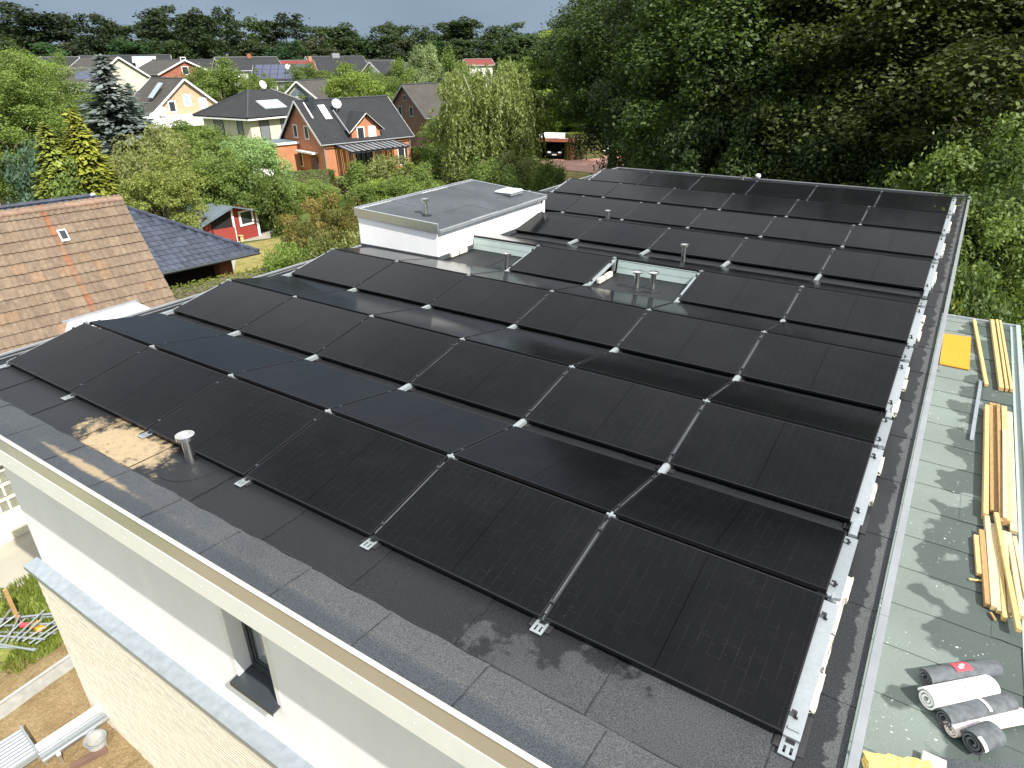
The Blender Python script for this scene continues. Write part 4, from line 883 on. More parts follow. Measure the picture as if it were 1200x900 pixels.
for u, w_ in ((1.4, 1.8), (-2.4, 1.0)): window(ch, 'l', u, hh - 2.35, w_, 2.1, 4.2, 5.2, 'anthracite', 'shutter', .06)
part('solar_collector', MB().bar((-2.6, -3.1, hh + 1.15), (.4, -3.1, hh + 1.15), 1.7, .14, up=(0, -.45, .9)), 'collector', ch)
dish(ch, (.3, -.3, hh + 3.1), .45, (0, -1, .4))

def px_house(name, label, u, dist, Ln, Wd, v_eave, v_ridge, turn, wall, roof, **k):
    loc = along(u, dist); e = zat(u, v_eave, dist) - ZG; r = zat(u, v_ridge, dist) - ZG
    return gable_house(name, label, loc, facing(u) - pi / 2 + rad(turn), Ln, Wd, e, r, wall, roof, **k), e, r
FARG = 'houses in the estate beyond the garden trees'
# tan gable house
th_, e, r = px_house('gable_house', 'tan brick house with steep gable and white canopy among trees', 190, 99, 9, 9.6, 133, 93, 112, 'brick_tan', 'roof_grey', ov=.4, group=FARG)
for (u, z, w_, h_, pmt) in ((0, r - 2.9, .9, 1.3, 'collector'), (-1.9, e + .35, .95, 1.3, 'dark_glass'), (1.9, e + .55, .95, 1.3, 'white_pvc')): window(th_, 'l', -u, z, w_, h_, 4.8, 4.5, pmt=pmt, fr=.14)
part('canopy', MB().hexa([(-6.6, -5.6, e - .75), (-4.52, -5.6, e - .1), (-4.52, 5.6, e - .1), (-6.6, 5.6, e - .75), (-6.6, -5.6, e - .6), (-4.52, -5.6, e + .1), (-4.52, 5.6, e + .1), (-6.6, 5.6, e - .6)]), 'white_paint', th_)
part('canopy_fascia', MB().box(-6.65, -6.605, -5.6, 5.6, e - 1.1, e - .62), 'white_paint', th_)
part('roof_window', MB().bar((-1.6, 3.1, e + 1.9), (-1.6, 1.5, e + 3.5), 1.1, .14), 'collector', th_)
dish(th_, (-5.4, 3.6, e + .6), .55, (-1, .2, .4)); dish(th_, (-5.6, 4.6, e + .1), .5, (-1, .2, .4))
# others
h_, e, r = px_house('gable_house', 'low grey-roofed house with dish and small solar panels', 74, 112, 9, 8, 96, 82, 8, 'white_wall', 'roof_grey', group=FARG)
dish(h_, (-2.0, -2.4, e + 1.2), .55, (0, -1, .4)); part('solar_array', MB().bar((.2, -2.6, e + .75), (3.4, -2.6, e + .75), 1.7, .1, up=(0, -.5, .87)), 'solar_cell_far', h_)
h_, e, r = px_house('gable_house', 'red brick house with grey roof and white verge behind the tan gable', 196, 128, 9, 8.5, 86, 71, 118, 'brick_red', 'roof_grey', group=FARG)
window(h_, 'l', 0, e - .2, 1.1, 1.2, 4.25, 4.5); window(h_, 'l', 0, e + 1.5, .9, .8, 4.25, 4.5)
h_, e, r = px_house('gable_house', 'dark roofed house with dormer and glazed roof panels', 148, 140, 13, 9, 88, 66, -6, 'white_wall', 'roof_dark', group=FARG)
part('dormer', MB().box(1.6, 3.6, -4.4, -1.0, e + .2, e + 2.0), 'white_paint', h_); part('solar_array', MB().bar((1.0, -2.2, e + 2.3), (4.6, -2.2, e + 2.3), 1.6, .1, up=(0, -.6, .8)), 'collector', h_)
h_, e, r = px_house('gable_house', 'pale gabled house half hidden behind the blue spruce', 116, 118, 9, 8, 92, 68, 118, 'cream_wall', 'roof_grey', group=FARG)
h_, e, r = px_house('gable_house', 'white gabled house with dark roof far behind the tan gable', 224, 150, 12, 9, 84, 71, 25, 'white_wall', 'roof_dark', group=FARG)
h_, e, r = px_house('gable_house', 'dark roofed house at the forest edge by the spruce top', 62, 160, 16, 9, 84, 68, 4, 'white_wall', 'roof_dark', group=FARG)
h_, e, r = px_house('gable_house', 'white house with dark roof and red chimney next to the solar roof', 288, 140, 10, 9, 82, 68, 12, 'white_wall', 'roof_dark', group=FARG)
part('chimney', MB().box(.2, .8, -.4, .2, r - .4, r + .7), 'brick_red', h_); window(h_, 'f', 0, e - 1.6, 2.4, 1.2, 4.5, 5)
h_, e, r = px_house('gable_house', 'cream two-storey house with a roof full of blue solar panels', 330, 124, 8.4, 9, 94, 77, -8, 'cream_wall', 'roof_dark', group=FARG)
sl_ = (r - e) / 4.5
for i in range(7):
    for j in range(3):
        x = -3.6 + i * 1.2; y0 = -4.5 + .25 + j * 1.42
        slope(h_, 'solar_module', (x - .56, y0, e + .20 + (y0 + 4.5) * sl_), (x + .56, y0, e + .20 + (y0 + 4.5) * sl_), (x + .56, y0 + 1.36, e + .20 + (y0 + 5.86) * sl_), (x - .56, y0 + 1.36, e + .20 + (y0 + 5.86) * sl_), .04, 'solar_cell_far')
for u in (-2.6, .2, 2.8): window(h_, 'f', u, e - 2.0, 1.8 if u else .9, 1.6, 4.5, 4.2, 'white_pvc', 'shutter', .1)
part('balcony', MB().box(-4.2, 4.2, -5.4, -4.502, e - 3.4, e - 2.4), 'cream_wall', h_)
dish(h_, (1.2, -3.2, e + 2.0), .42, (0, -1, .4))
h_, e, r = px_house('gable_house', 'house with red tiled roof behind the solar roof', 332, 142, 10, 8, 84, 72, 4, 'white_wall', 'roof_red', group=FARG); part('chimney', MB().box(4.4, 5, -.4, .2, r - .4, r + .8), 'brick_orange', h_)
h_, e, r = px_house('gable_house', 'pale gable with blue-grey boarding behind the orange brick house', 362, 104, 8, 6.4, 118, 95, 62, 'cream_wall', 'roof_grey', group=FARG)
part('boarding', MB().add([(-4.03, -1.6, e + .7), (-4.03, 1.6, e + .7), (-4.03, 0, r - .4)], [(0, 1, 2), (2, 1, 0)]), 'collector', h_); window(h_, 'l', 0, e - .6, 1.1, 1.3, 3.2, 4.0)
h_, e, r = px_house('gable_house', 'dark roofed house at the forest edge, white verge, behind the round tree', 392, 150, 11, 9, 84, 67, 20, 'white_wall', 'roof_dark', group=FARG); part('skylight_turret', MB().box(-.6, .9, -.5, .5, r - .2, r + .7), 'trim', h_)
h_, e, r = px_house('gable_house', 'brown-grey roofed house between round tree and poplars', 428, 152, 11, 9, 86, 71, -10, 'white_wall', 'roof_grey', group=FARG)
h_, e, r = px_house('gable_house', 'white gabled house with slate roof beside the poplars', 453, 146, 8, 7, 88, 73, 40, 'white_wall', 'roof_dark', group=FARG)
h_, e, r = px_house('gable_house', 'dark brown brick house with grey roof behind the birch', 503, 92, 8.5, 7.6, 132, 99, 40, 'brick_dark', 'roof_grey', group=FARG, verge='trim')
for z in (e + .2,):
    for u in (-1.1, 1.1): window(h_, 'l', u, z - .4, .8, 1.2, 3.8, 4.25, 'trim', 'dark_glass', .12)
window(h_, 'l', 0, r - 1.7, .7, .7, 3.8, 4.25, 'trim'); part('chimney', MB().box(1.4, 2.1, -.4, .3, r - .5, r + .7), 'anthracite', h_)
h_, e, r = px_house('gable_house', 'small red roof showing above the birch crown', 560, 150, 5, 5, 76, 70, 10, 'white_wall', 'roof_red', group=FARG)

# ---- neighbour with brown tiles, ridge along the building
br_rz = rad(-9.3)                                             # local y runs along the ridge
R0 = np.array([-11.46, 7.86]); ya = np.array([math.sin(rad(9.3)), math.cos(rad(9.3))]); xa = np.array([ya[1], -ya[0]])
RZ = -.07; SA = rad(49); slen = 4.9
hloc = (R0[0], R0[1], ZG)
nh = thing('tiled_house', 'neighbouring house with brown weathered concrete roof tiles', 'house', hloc, br_rz)
ht = RZ - ZG; ew = slen * math.cos(SA); eh = ht - slen * math.sin(SA)
LN = 12.0
part('wall', MB().add([(ew - .5, -LN, -.2), (ew - .5, -.25, -.2), (-ew + .5, -.25, -.2), (-ew + .5, -LN, -.2), (ew - .5, -LN, eh + .45), (ew - .5, -.25, eh + .45), (-ew + .5, -.25, eh + .45), (-ew + .5, -LN, eh + .45), (0, -LN, ht - .2), (0, -.25, ht - .2)],
                      [(0, 1, 5, 4), (2, 3, 7, 6), (1, 2, 6, 9, 5), (3, 0, 4, 8, 7), (4, 5, 9, 8), (6, 7, 8, 9)]), 'brick_red', nh)
deck = slope(nh, 'roof_slope', (ew - .04, -LN, eh - .02), (ew - .04, -.01, eh - .02), (.0, -.01, ht - .07), (.0, -LN, ht - .07), .12, 'ridge_tile')
slope(nh, 'roof_slope', (-ew, -.01, eh), (-ew, -LN, eh), (-.01, -LN, ht - .03), (-.01, -.01, ht - .03), .14, 'ridge_tile')
# one double-wave tile, course by course
TW, TC = .33, .335
def tile_mesh(TW=.33, nw=2):
    nx = 6 * nw; vs = []; fs = []
    for j, (yy, lift) in enumerate(((0, .048), (TC + .06, .004))):
        for i in range(nx + 1):
            x = i / nx * (TW - .004); vs.append((x, yy, lift + .018 * math.cos(2 * pi * nw * i / nx) - .006))
    for i in range(nx): fs.append((i, i + 1, nx + 2 + i, nx + 1 + i))
    n = len(vs); vs += [(v[0], v[1] + .055, v[2] - .045) for v in vs[:nx + 1]]
    for i in range(nx): fs.append((i + 1, i, n + i, n + i + 1))
    me = MB().add(vs, fs).mesh('roof_tile'); me.materials.append(M['roof_tile']); return me
tme = tile_mesh(); tme_half = tile_mesh(.165, 1)
Rm = Matrix(((0, -math.cos(SA), math.sin(SA)), (1, 0, 0), (0, math.sin(SA), math.cos(SA)))).to_4x4()   # tile x -> ridge, tile y -> up the slope
tiles = []
nrow = int(slen / TC)
for j in range(nrow + 1):
    sdist = slen - j * TC                                     # distance of the tile's lower edge from the ridge
    if sdist < .12: break
    for i in range(int(LN / TW)):
        yy = -TW * (i + 1) + .05
        px_, pz_ = sdist * math.cos(SA), ht - sdist * math.sin(SA)
        wxy = R0 + xa * px_ + ya * yy; u, v = pj(wxy[0], wxy[1], pz_ + ZG)
        tiles.append((u > -14 and v < 430, j, i, px_, yy, pz_))
vis = [t for t in tiles if t[0]]; oth = [t for t in tiles if not t[0]]
vis.sort(key=lambda t: -t[4] * 1.0 + abs(t[1] - 7) * .02); oth += vis[280:]; vis = vis[:280]
red_cols = {}
for t in vis:
    stripe_ = t[2] == 6 or (t[2] == 14 and t[1] < 6)
    o = link('roof_tile', tme_half if stripe_ else tme, None, deck)
    o.matrix_local = Matrix.Translation((t[3], t[4], t[5])) @ Rm
    o.color = (1, 1, 1, 1)
    if stripe_:
        kk_ = random.random(); o.color = (1.12 + .22 * kk_, .95 - .16 * kk_, .85 - .28 * kk_, 1)
        o = link('roof_tile', tme_half, None, deck); o.matrix_local = Matrix.Translation((t[3], t[4] + .165, t[5])) @ Rm; o.color = (1, 1, 1, 1)
    elif random.random() < .06: o.color = (1.15, 1.05, .95, 1)
mb = MB(); tv = [v.co.copy() for v in tme.vertices]; tf = [tuple(p.vertices) for p in tme.polygons]
for t in oth:
    mm = Matrix.Translation((t[3], t[4], t[5])) @ Rm; mb.add([tuple(mm @ v) for v in tv], tf)
o = part('roof_tiles', mb, 'roof_tile', deck); o['kind'] = 'stuff'
rc_ = MB()
for k in range(30): rc_.tube([(0, .05 - k * .40, ht + .005), (0, -.37 - k * .40, ht + .018)], [.085, .095], 10)
part('ridge_tiles', rc_, 'ridge_tile', nh)
part('roof_window', MB().hexa([(.55, -2.10, ht - .55), (.80, -2.10, ht - .84), (.80, -1.88, ht - .84), (.55, -1.88, ht - .55), (.60, -2.10, ht - .50), (.85, -2.10, ht - .79), (.85, -1.88, ht - .79), (.60, -1.88, ht - .50)]), 'white_pvc', nh)
part('roof_window_pane', MB().hexa([(.61, -2.07, ht - .565), (.79, -2.07, ht - .77), (.79, -1.91, ht - .77), (.61, -1.91, ht - .565), (.655, -2.07, ht - .52), (.835, -2.07, ht - .725), (.835, -1.91, ht - .725), (.655, -1.91, ht - .52)]), 'dark_glass', nh)
part('gutter', MB().tube([(ew + .06, -LN, eh - .04), (ew + .06, .0, eh - .04)], [.065, .065], 8), 'trim', nh)

# ---- house with blue-black glazed tiles behind it (hipped)
gz = thing('glazed_roof_house', 'house with shiny blue-black glazed roof tiles and hipped end', 'house', (-22.0, 11.7 - 5, ZG), br_rz)
ev_h, rg_h, hwid, ylen = 2.42, 4.9, 5.0, 5.0                     # local y along the ridge, apex at y = +5
ap_ = np.array((0, 4.9, rg_h)); cR = np.array((5.25, 4.9 + 4.6, ev_h)); cL = np.array((-5.25, 9.5, ev_h))
part('wall', MB().box(-4.3, 3.2, -9, 8.3, -.2, ev_h - .1), 'brick_red', gz)
part('brick_pier', MB().box(3.9, 4.5, 7.9, 8.5, -.2, ev_h - .16), 'brick_red', gz)
part('carport_back', MB().box(3.21, 3.25, -6, 8.2, 0, ev_h - .2), 'dark_inside', gz)
part('gutter', MB().tube([(5.3, -9, ev_h - .02), (5.3, 9.5, ev_h - .02)], [.07, .07], 8), 'anthracite', gz)
part('eave_soffit', MB().box(-5.1, 5.1, -9, 9.35, ev_h - .14, ev_h - .06), 'anthracite', gz)
slope(gz, 'roof_slope', (5.25, -9, ev_h - .03), tuple(cR - (0, 0, .03)), (0, 4.9, rg_h - .03), (0, -9, rg_h - .03), .1, 'roof_blue_glazed')
slope(gz, 'roof_slope', tuple(cL), (-5.25, -9, ev_h), (0, -9, rg_h), tuple(ap_), .1, 'roof_blue_glazed')
part('roof_slope', MB().add([tuple(cR), tuple(cL), tuple(ap_), tuple(cR - (0, .05, .12)), tuple(cL - (0, .05, .12)), tuple(ap_ - (0, .05, .12))], [(0, 1, 2), (3, 5, 4), (0, 3, 4, 1)]), 'roof_blue_glazed', gz)
mb = MB(); sl_v = np.array((-5.25, 0, rg_h - ev_h)); sl_l = np.linalg.norm(sl_v); su = sl_v / sl_l; sn = np.array((su[2], 0, -su[0])); nn_ = int(sl_l / .34)
for j in range(nn_ + 1):
    s0 = j * .34; s1 = min(s0 + .38, sl_l)
    ymax = 9.5 - (s0 / sl_l) * 4.6
    for i in range(62):
        y0 = 9.45 - .3 * (i + 1)
        if y0 + .3 > ymax + .02: continue
        P = []
        for q_, (fx, lift) in enumerate(((0, .012), (.25, .05), (.5, .055), (.75, .03), (1, .012))):
            yy = y0 + .295 * fx
            P.append(np.array((5.25, yy, ev_h)) + su * s0 + sn * (lift + .02)); P.append(np.array((5.25, yy, ev_h)) + su * s1 + sn * lift)
        b0 = [P[2 * k] - sn * .03 for k in range(5)]
        mb.add(P + b0, [(2 * k, 2 * k + 2, 2 * k + 3, 2 * k + 1) for k in range(4)] + [(2 * k + 2, 2 * k, 10 + k, 11 + k) for k in range(4)])
o = part('roof_tiles', mb, 'roof_blue_glazed', gz); o['kind'] = 'stuff'
hc = MB(); 
for k in range(18):
    a0 = cR + (ap_ - cR) * (k / 18); a1 = cR + (ap_ - cR) * ((k + 1.15) / 18); hc.tube([tuple(a0 + (0, 0, .07)), tuple(a1 + (0, 0, .05))], [.10, .085], 8)
part('hip_tiles', hc, 'roof_blue_glazed', gz)
hc = MB()
for k in range(34): hc.tube([(0, 4.95 - .4 * k, rg_h + .06), (0, 4.5 - .4 * k, rg_h + .075)], [.085, .1], 8)
part('ridge_tiles', hc, 'roof_blue_glazed', gz)
part('ridge_end', MB().lathe([(.11, 0), (.13, .08), (.001, .14)], (0, 4.95, rg_h + .03), 10), 'white_pvc', gz)
part('chimney', MB().box(-.9, -.2, .9, 1.6, rg_h - .6, rg_h + .75), 'concrete', gz); part('chimney_cap', MB().box(-1.0, -.1, .8, 1.7, rg_h + .7501, rg_h + .86), 'anthracite', gz)
part('flue_box', MB().box(-1.0, -.4, -1.6, -.9, rg_h - .5, rg_h + .45), 'anthracite', gz)

# ---- red garden shed
sd = np.array((-.05, .99875)); sb = np.array((-.99875, -.05))        # along the front, towards the back
sc_ = np.array(at(269, 284)[:2]) + sb * 1.9 + sd * .0
sh = thing('garden_shed', 'red wooden garden shed with white trim and grey felt roof', 'shed', (sc_[0], sc_[1], ZG), math.atan2(sd[1], sd[0]))
# local x along the front, local y towards the back; gable faces local -y
def plank_wall(p, x0, x1, y, z0, z1f, name='wall_plank', ax='x'):
    z = z0; k = 0
    while z < z1f(0) - .02:
        zt = z + .145
        if ax == 'x':
            a, b = x0, x1
            if zt > EVE:                                        # gable narrows
                s = max(0, 1 - (zt - EVE) / (RDG - EVE)); a, b = -1.5 * s, 1.5 * s
                if b - a < .1: break
            mb = MB().box(a, b, y - .02, y + .02, z, zt - .008)
        else: mb = MB().box(y - .02, y + .02, x0, x1, z, zt - .008)
        part(name, mb, 'red_paint', p); z = zt; k += 1
EVE, RDG = 1.72, 2.18
sh.scale = (1.36, 1.2, 1.04)
fw = part('front_wall', MB().box(-1.48, 1.48, -1.88, -1.83, 0, EVE), 'red_paint', sh)
plank_wall(fw, -1.5, 1.5, -1.905, .06, lambda z: RDG)
rw = part('side_wall', MB().box(1.44, 1.49, -1.82, 1.9, 0, EVE), 'red_paint', sh); plank_wall(rw, -1.9, 1.9, 1.512, .06, lambda z: EVE, ax='y')
lw = part('side_wall', MB().box(-1.49, -1.44, -1.82, 1.9, 0, EVE), 'red_paint', sh); plank_wall(lw, -1.9, 1.9, -1.512, .06, lambda z: EVE, ax='y')
part('back_wall', MB().box(-1.43, 1.43, 1.86, 1.9, 0, EVE), 'red_paint', sh)
for s in (-1, 1):
    slope(sh, 'roof_slope', (s * 2.0, -2.35, EVE - .28), (s * 2.0, 2.2, EVE - .28), (s * .004, 2.2, RDG + .05), (s * .004, -2.35, RDG + .05), .07, 'felt_grey')
    part('corner_trim', MB().box(s * 1.5 - .05, s * 1.5 + .05, -1.96, -1.93, 0, EVE), 'white_paint', sh)
    part('verge_board', MB().bar((s * 2.0, -2.37, EVE - .36), (s * .01, -2.37, RDG - .03), .02, .12, up=(0, 1, .01)), 'felt_grey', sh)
part('door_trim', MB().box(.12, .22, -1.965, -1.932, 0, 1.95), 'white_paint', sh)
dr = part('door', MB().add([(-.98, -2.0, .02), (-.08, -2.35, .02), (-.06, -2.31, .02), (-.96, -1.96, .02), (-.98, -2.0, 1.05), (-.08, -2.35, 1.05), (-.06, -2.31, 1.05), (-.96, -1.96, 1.05)], [(0, 3, 2, 1), (4, 5, 6, 7), (0, 1, 5, 4), (1, 2, 6, 5), (2, 3, 7, 6), (3, 0, 4, 7)]), 'red_paint', sh)
part('doorway', MB().box(-1.0, .1, -1.935, -1.929, .05, 1.85), 'dark_inside', sh)
wn = part('window', MB().box(.5, 1.3, -1.975, -1.93, .85, .95).box(.5, 1.3, -1.975, -1.93, 1.65, 1.75).box(.5, .6, -1.975, -1.93, .951, 1.649).box(1.2, 1.3, -1.975, -1.93, .951, 1.649), 'white_paint', sh); part('pane', MB().box(.6, 1.2, -1.95, -1.94, .95, 1.65), 'dark_glass', wn)
part('post', MB().box(-1.55, -1.47, .2, .3, 0, EVE - .1), 'white_paint', sh); part('post', MB().box(-1.55, -1.47, 1.4, 1.5, 0, EVE - .1), 'white_paint', sh)
part('downpipe', MB().tube([(1.42, -2.0, .05), (1.42, -2.0, 1.5)], [.035, .035], 6), 'white_paint', sh)
p = at(282, 283); solo('garden_stool', MB().box(p[0] - .25, p[0] + .25, p[1] - .12, p[1] + .12, ZG + .36, ZG + .40).box(p[0] - .2, p[0] - .15, p[1] - .1, p[1] + .1, ZG + .03, ZG + .36).box(p[0] + .15, p[0] + .2, p[1] - .1, p[1] + .1, ZG + .03, ZG + .36), 'wood_fresh', 'small wooden stool in front of the red shed wall', 'stool')
p = at(313, 232); tb = thing('play_house', 'tiny red hut with grey roof beside the hedge by the brick house', 'hut', (p[0], p[1], ZG), math.atan2(sd[1], sd[0]) + .4)
part('wall', MB().add([(-.9, -.9, 0), (.9, -.9, 0), (.9, .9, 0), (-.9, .9, 0), (-.9, -.9, 1.5), (.9, -.9, 1.5), (.9, .9, 1.5), (-.9, .9, 1.5), (0, -.9, 2.2), (0, .9, 2.2)], [(0, 1, 5, 8, 4), (1, 2, 6, 5), (2, 3, 7, 9, 6), (3, 0, 4, 7), (4, 8, 9, 7), (5, 6, 9, 8)]), 'brick_orange', tb)
for s in (-1, 1): slope(tb, 'roof_slope', (s * 1.15, -1.1, 1.35), (s * 1.15, 1.1, 1.35), (s * .003, 1.1, 2.3), (s * .003, -1.1, 2.3), .05, 'white_paint' if s < 0 else 'felt_grey')

# ---- cream clad outbuilding with lattice at the lower left
lx = -6.35; lo_ = thing('clad_outbuilding', 'cream clad outbuilding with rows of shaded lattice panels', 'outbuilding', (lx - 1.2, -1.2, ZG))
def lp(name, mb, mat, parent=None, **k): return part(name, rebase(mb, (lx - 1.2, -1.2, ZG)), mat, parent or lo_, **k)
by0, by1 = -4.0, 1.17
core = lp('wall', MB().box(lx - 2.4, lx - .03, by0, by1 - .02, ZG, ZG + 2.05), 'lattice_cream')
k = 0; z = ZG + .02
while z < ZG + .74: lp('cladding_board', MB().box(lx - .028, lx + .003 + .003 * (k % 2), by0, by1, z, z + .052), 'lattice_cream', core); z += .058; k += 1
for r_ in range(3):
    z0 = ZG + .78 + r_ * .36
    lp('lattice_panel', MB().box(lx - .028, lx - .012, by0, by1, z0, z0 + .34), 'lattice_dark', core)
    lp('rail', MB().box(lx - .011, lx + .02, by0, by1, z0 + .27, z0 + .335), 'lattice_cream', core)
    for i in range(24): yy = by1 - .04 - i * .20; lp('lattice_slat', MB().box(lx - .011, lx + .012, yy - .02, yy + .02, z0 + .02, z0 + .268), 'lattice_cream', core)
lp('roof', MB().box(lx - 2.5, lx + .18, by0 - .1, by1 + .08, ZG + 2.06, ZG + 2.13), 'felt_grey'); lp('roof_edge', MB().box(lx + .181, lx + .21, by0 - .1, by1 + .08, ZG + 2.03, ZG + 2.16), 'white_paint')

# ---- carport with cars by the red driveway
cp = at(648, 187); vd = facing(655)
cpt = thing('carport', 'low carport with white flat roof and red-brown fascia', 'carport', (cp[0], cp[1], ZG), vd - pi / 2 + rad(-14))
part('roof', MB().box(-2.4, 1.9, -.3, 5.4, 2.15, 2.28), 'white_wall', cpt); part('fascia', MB().box(-2.45, 1.95, -.36, -.305, 1.9, 2.26), 'brick_red', cpt)
for x in (-2.3, 1.7): part('post', MB().box(x - .07, x + .07, -.2, -.06, 0, 2.14), 'brick_red', cpt)
part('wall', MB().box(1.95, 2.3, -.2, 5.3, 0, 2.3), 'brick_red', cpt); part('back_wall', MB().box(-2.3, 1.94, 5.2, 5.3, 0, 2.14), 'dark_inside', cpt); part('side_wall', MB().box(-2.38, -2.31, .2, 5.2, 0, 2.14), 'dark_inside', cpt)
def car(loc, rz, body, label):
    t = thing('parked_car', label, 'car', loc, rz, 'cars parked by the red driveway')
    prof = [(-2.1, .30), (-2.12, .62), (-1.95, .82), (-1.15, .93), (-.55, 1.40), (.85, 1.44), (1.65, .98), (2.05, .90), (2.1, .32)]   # x forward is -x
    vs = []; fs = []; m = len(prof)
    for s, k in ((-1, 0), (-.88, 1), (.88, 1), (1, 0)):
        for (x, z) in prof: vs.append((x, s * (.88 if z < 1.0 else .72), z))
    for i in range(3):
        for j in range(m - 1): fs.append((i * m + j, i * m + j + 1, (i + 1) * m + j + 1, (i + 1) * m + j))
    fs.append(tuple(range(m))); fs.append(tuple(range(4 * m - 1, 3 * m - 1, -1)))
    part('body', MB().add(vs, fs), body, t, bevel=.05)
    part('windscreen', MB().hexa([(-1.13, -.62, .97), (-1.13, .62, .97), (-1.09, .62, .97), (-1.09, -.62, .97), (-.60, -.58, 1.37), (-.60, .58, 1.37), (-.56, .58, 1.38), (-.56, -.58, 1.38)]), 'dark_glass', t)
    for s in (-1, 1):
        part('headlight', MB().box(-2.11, -1.95, s * .62 - .2, s * .62 + .2, .62, .80), 'lamp_white', t, bevel=.04)
        for x in (-1.3, 1.3):
            wmb = MB().lathe([(.001, -.1), (.22, -.1), (.33, -.08), (.33, .08), (.22, .1), (.001, .1)], n=18); wmb.v = [(x + a, s * .80 + c, .33 + b) for a, b, c in wmb.v]
            wl = part('wheel', wmb, 'tyre', t); rm = MB().lathe([(.001, .02), (.2, .02), (.2, 0)], n=14); rm.v = [(x + a, s * (.905 + c * .5), .33 + b) for a, b, c in rm.v]; part('rim', rm, 'alu', wl)
    part('number_plate', MB().box(-2.145, -2.125, -.26, .26, .42, .53), 'white_paint', t)
    return t
q_ = at(653, 188) ; rr = vd - pi / 2 + rad(-14)
vx = np.array((math.cos(rr), math.sin(rr))); vy = np.array((-vx[1], vx[0]))
cpos = cp[:2] + vx * (.1) + vy * 2.3
car((cpos[0], cpos[1], ZG + .02), rr + pi / 2, 'car_black', 'black car with bright headlights parked under the carport')
c2 = along(708, 83); car((c2[0], c2[1], ZG + .0), facing(708) + rad(10), 'car_dark', 'dark grey car in tree shade beyond the clipped hedge')

# ---- building site odds and ends at the lower left
ks = [at(-40, 872), at(92, 779)]
kd_ = ks[1] - ks[0]; kd_ /= np.linalg.norm(kd_)
kp0 = ks[0] - kd_ * 2
solo('retaining_kerb', MB().bar((kp0[0], kp0[1], ZG + .16), (ks[1][0] + kd_[0] * 1.2, ks[1][1] + kd_[1] * 1.2, ZG + .16), .05, .34).bar((kp0[0] + .03, kp0[1], ZG + .345), (ks[1][0] + kd_[0] * 1.2 + .03, ks[1][1] + kd_[1] * 1.2, ZG + .345), .05, .03), 'concrete', 'long concrete retaining kerb between brown soil and ochre sand', 'kerb', bevel=.006)
ld0, ld1 = at(42, 880, ZG + .35), at(124, 826, ZG + .35); dl = ld1 - ld0; dl /= np.linalg.norm(dl); nl = np.array((dl[1], -dl[0], 0))
e0, e1 = ld0 - dl * .0, ld1 + dl * 1.0
def off(p, k, z): return (p[0] + nl[0] * k, p[1] + nl[1] * k, z)
sb_ = thing('scaffold_deck', 'white and silver aluminium scaffold deck lying on trestles by the wall', 'scaffold deck', (e0[0], e0[1], ZG))
mm_ = lambda mb: rebase(mb, (e0[0], e0[1], ZG))
part('deck_board', mm_(MB().bar(off(e0, 0, ZG + .38), off(e1, 0, ZG + .38), .16, .04)), 'white_pvc', sb_, bevel=.004)
for k, m2 in ((.13, 'alu'), (.21, 'alu_bright'), (.30, 'alu')): part('side_rail', mm_(MB().bar(off(e0, k, ZG + .35), off(e1, k, ZG + .35), .05, .10 if k == .21 else .05)), m2, sb_, bevel=.004)
for f in (.1, .55, .95):
    c_ = e0 + (e1 - e0) * f; part('trestle', mm_(MB().bar(off(c_, -.12, ZG + .31), off(c_, .36, ZG + .31), .05, .04).bar(off(c_, -.08, ZG + .0), off(c_, -.08, ZG + .30), .04, .04, up=(1, 0, 0)).bar(off(c_, .30, ZG + .0), off(c_, .30, ZG + .30), .04, .04, up=(1, 0, 0))), 'alu', sb_)
pm_ = at(15, 880, ZG + .42); pl = thing('work_platform', 'silver ribbed aluminium work platform standing on the sand', 'platform', (pm_[0], pm_[1], ZG), math.atan2(dl[1], dl[0]))
for k in range(9): part('tread_bar', MB().box(-.30, .22, -.32 + k * .075, -.26 + k * .075, .40, .425), 'alu', pl)
part('frame', MB().box(-.33, -.302, -.34, .40, .34, .44).box(.222, .25, -.34, .40, .34, .44).box(-.30, .22, -.36, -.335, .34, .44), 'alu_bright', pl)
for x in (-.3, .22):
    for y in (-.3, .34): part('leg', MB().bar((x, y, .34), (x * 1.25, y * 1.15, .09), .03, .03, up=(1, 0, 0)), 'alu', pl)
bk = at(116, 876, ZG + .1); bt = thing('bucket', 'grey plastic bucket under the scaffold deck end', 'bucket', (bk[0], bk[1], ZG + .06)); part('shell', MB().lathe([(.001, 0), (.12, 0), (.16, .26), (.15, .26), (.115, .02), (.001, .02)], n=18), 'concrete', bt); part('rim', MB().lathe([(.16, .25), (.172, .25), (.172, .275), (.155, .275)], n=18), 'trim', bt)
st0 = at(6, 693, ZG + .9); solo('wooden_stake', MB().bar((st0[0], st0[1], ZG), (st0[0] + .02, st0[1], ZG + .95), .07, .06, up=(1, 0, 0)), 'wood_brown', 'brown wooden stake standing in the site grass', 'stake')
tr = at(104, 893, ZG + .1); solo('timber_beam', MB().bar((tr[0] - .1, tr[1] - .22, ZG + .14), (tr[0] + .04, tr[1] + .28, ZG + .14), .1, .1), 'brick_dark', 'short dark brown beam lying on the sand by the wall', 'beam', bevel=.004)
sp_ = at(22, 745); scf = thing('scaffold_parts', 'heap of galvanised scaffold frames and braces on the grass', 'scaffold', (sp_[0], sp_[1], ZG))
rs = random.Random(3)
fx_ = math.atan2(.55, .83)
for k in range(7):
    y0 = -.34 + k * .11; part('frame_tube', MB().tube([(-.75 + rs.uniform(-.1, .1), y0, .10 + .03 * (k % 3)), (.72 + rs.uniform(-.15, .1), y0 + rs.uniform(-.3, .3), .11 + .05 * (k % 3))], [.022, .022], 8), 'alu_bright', scf)
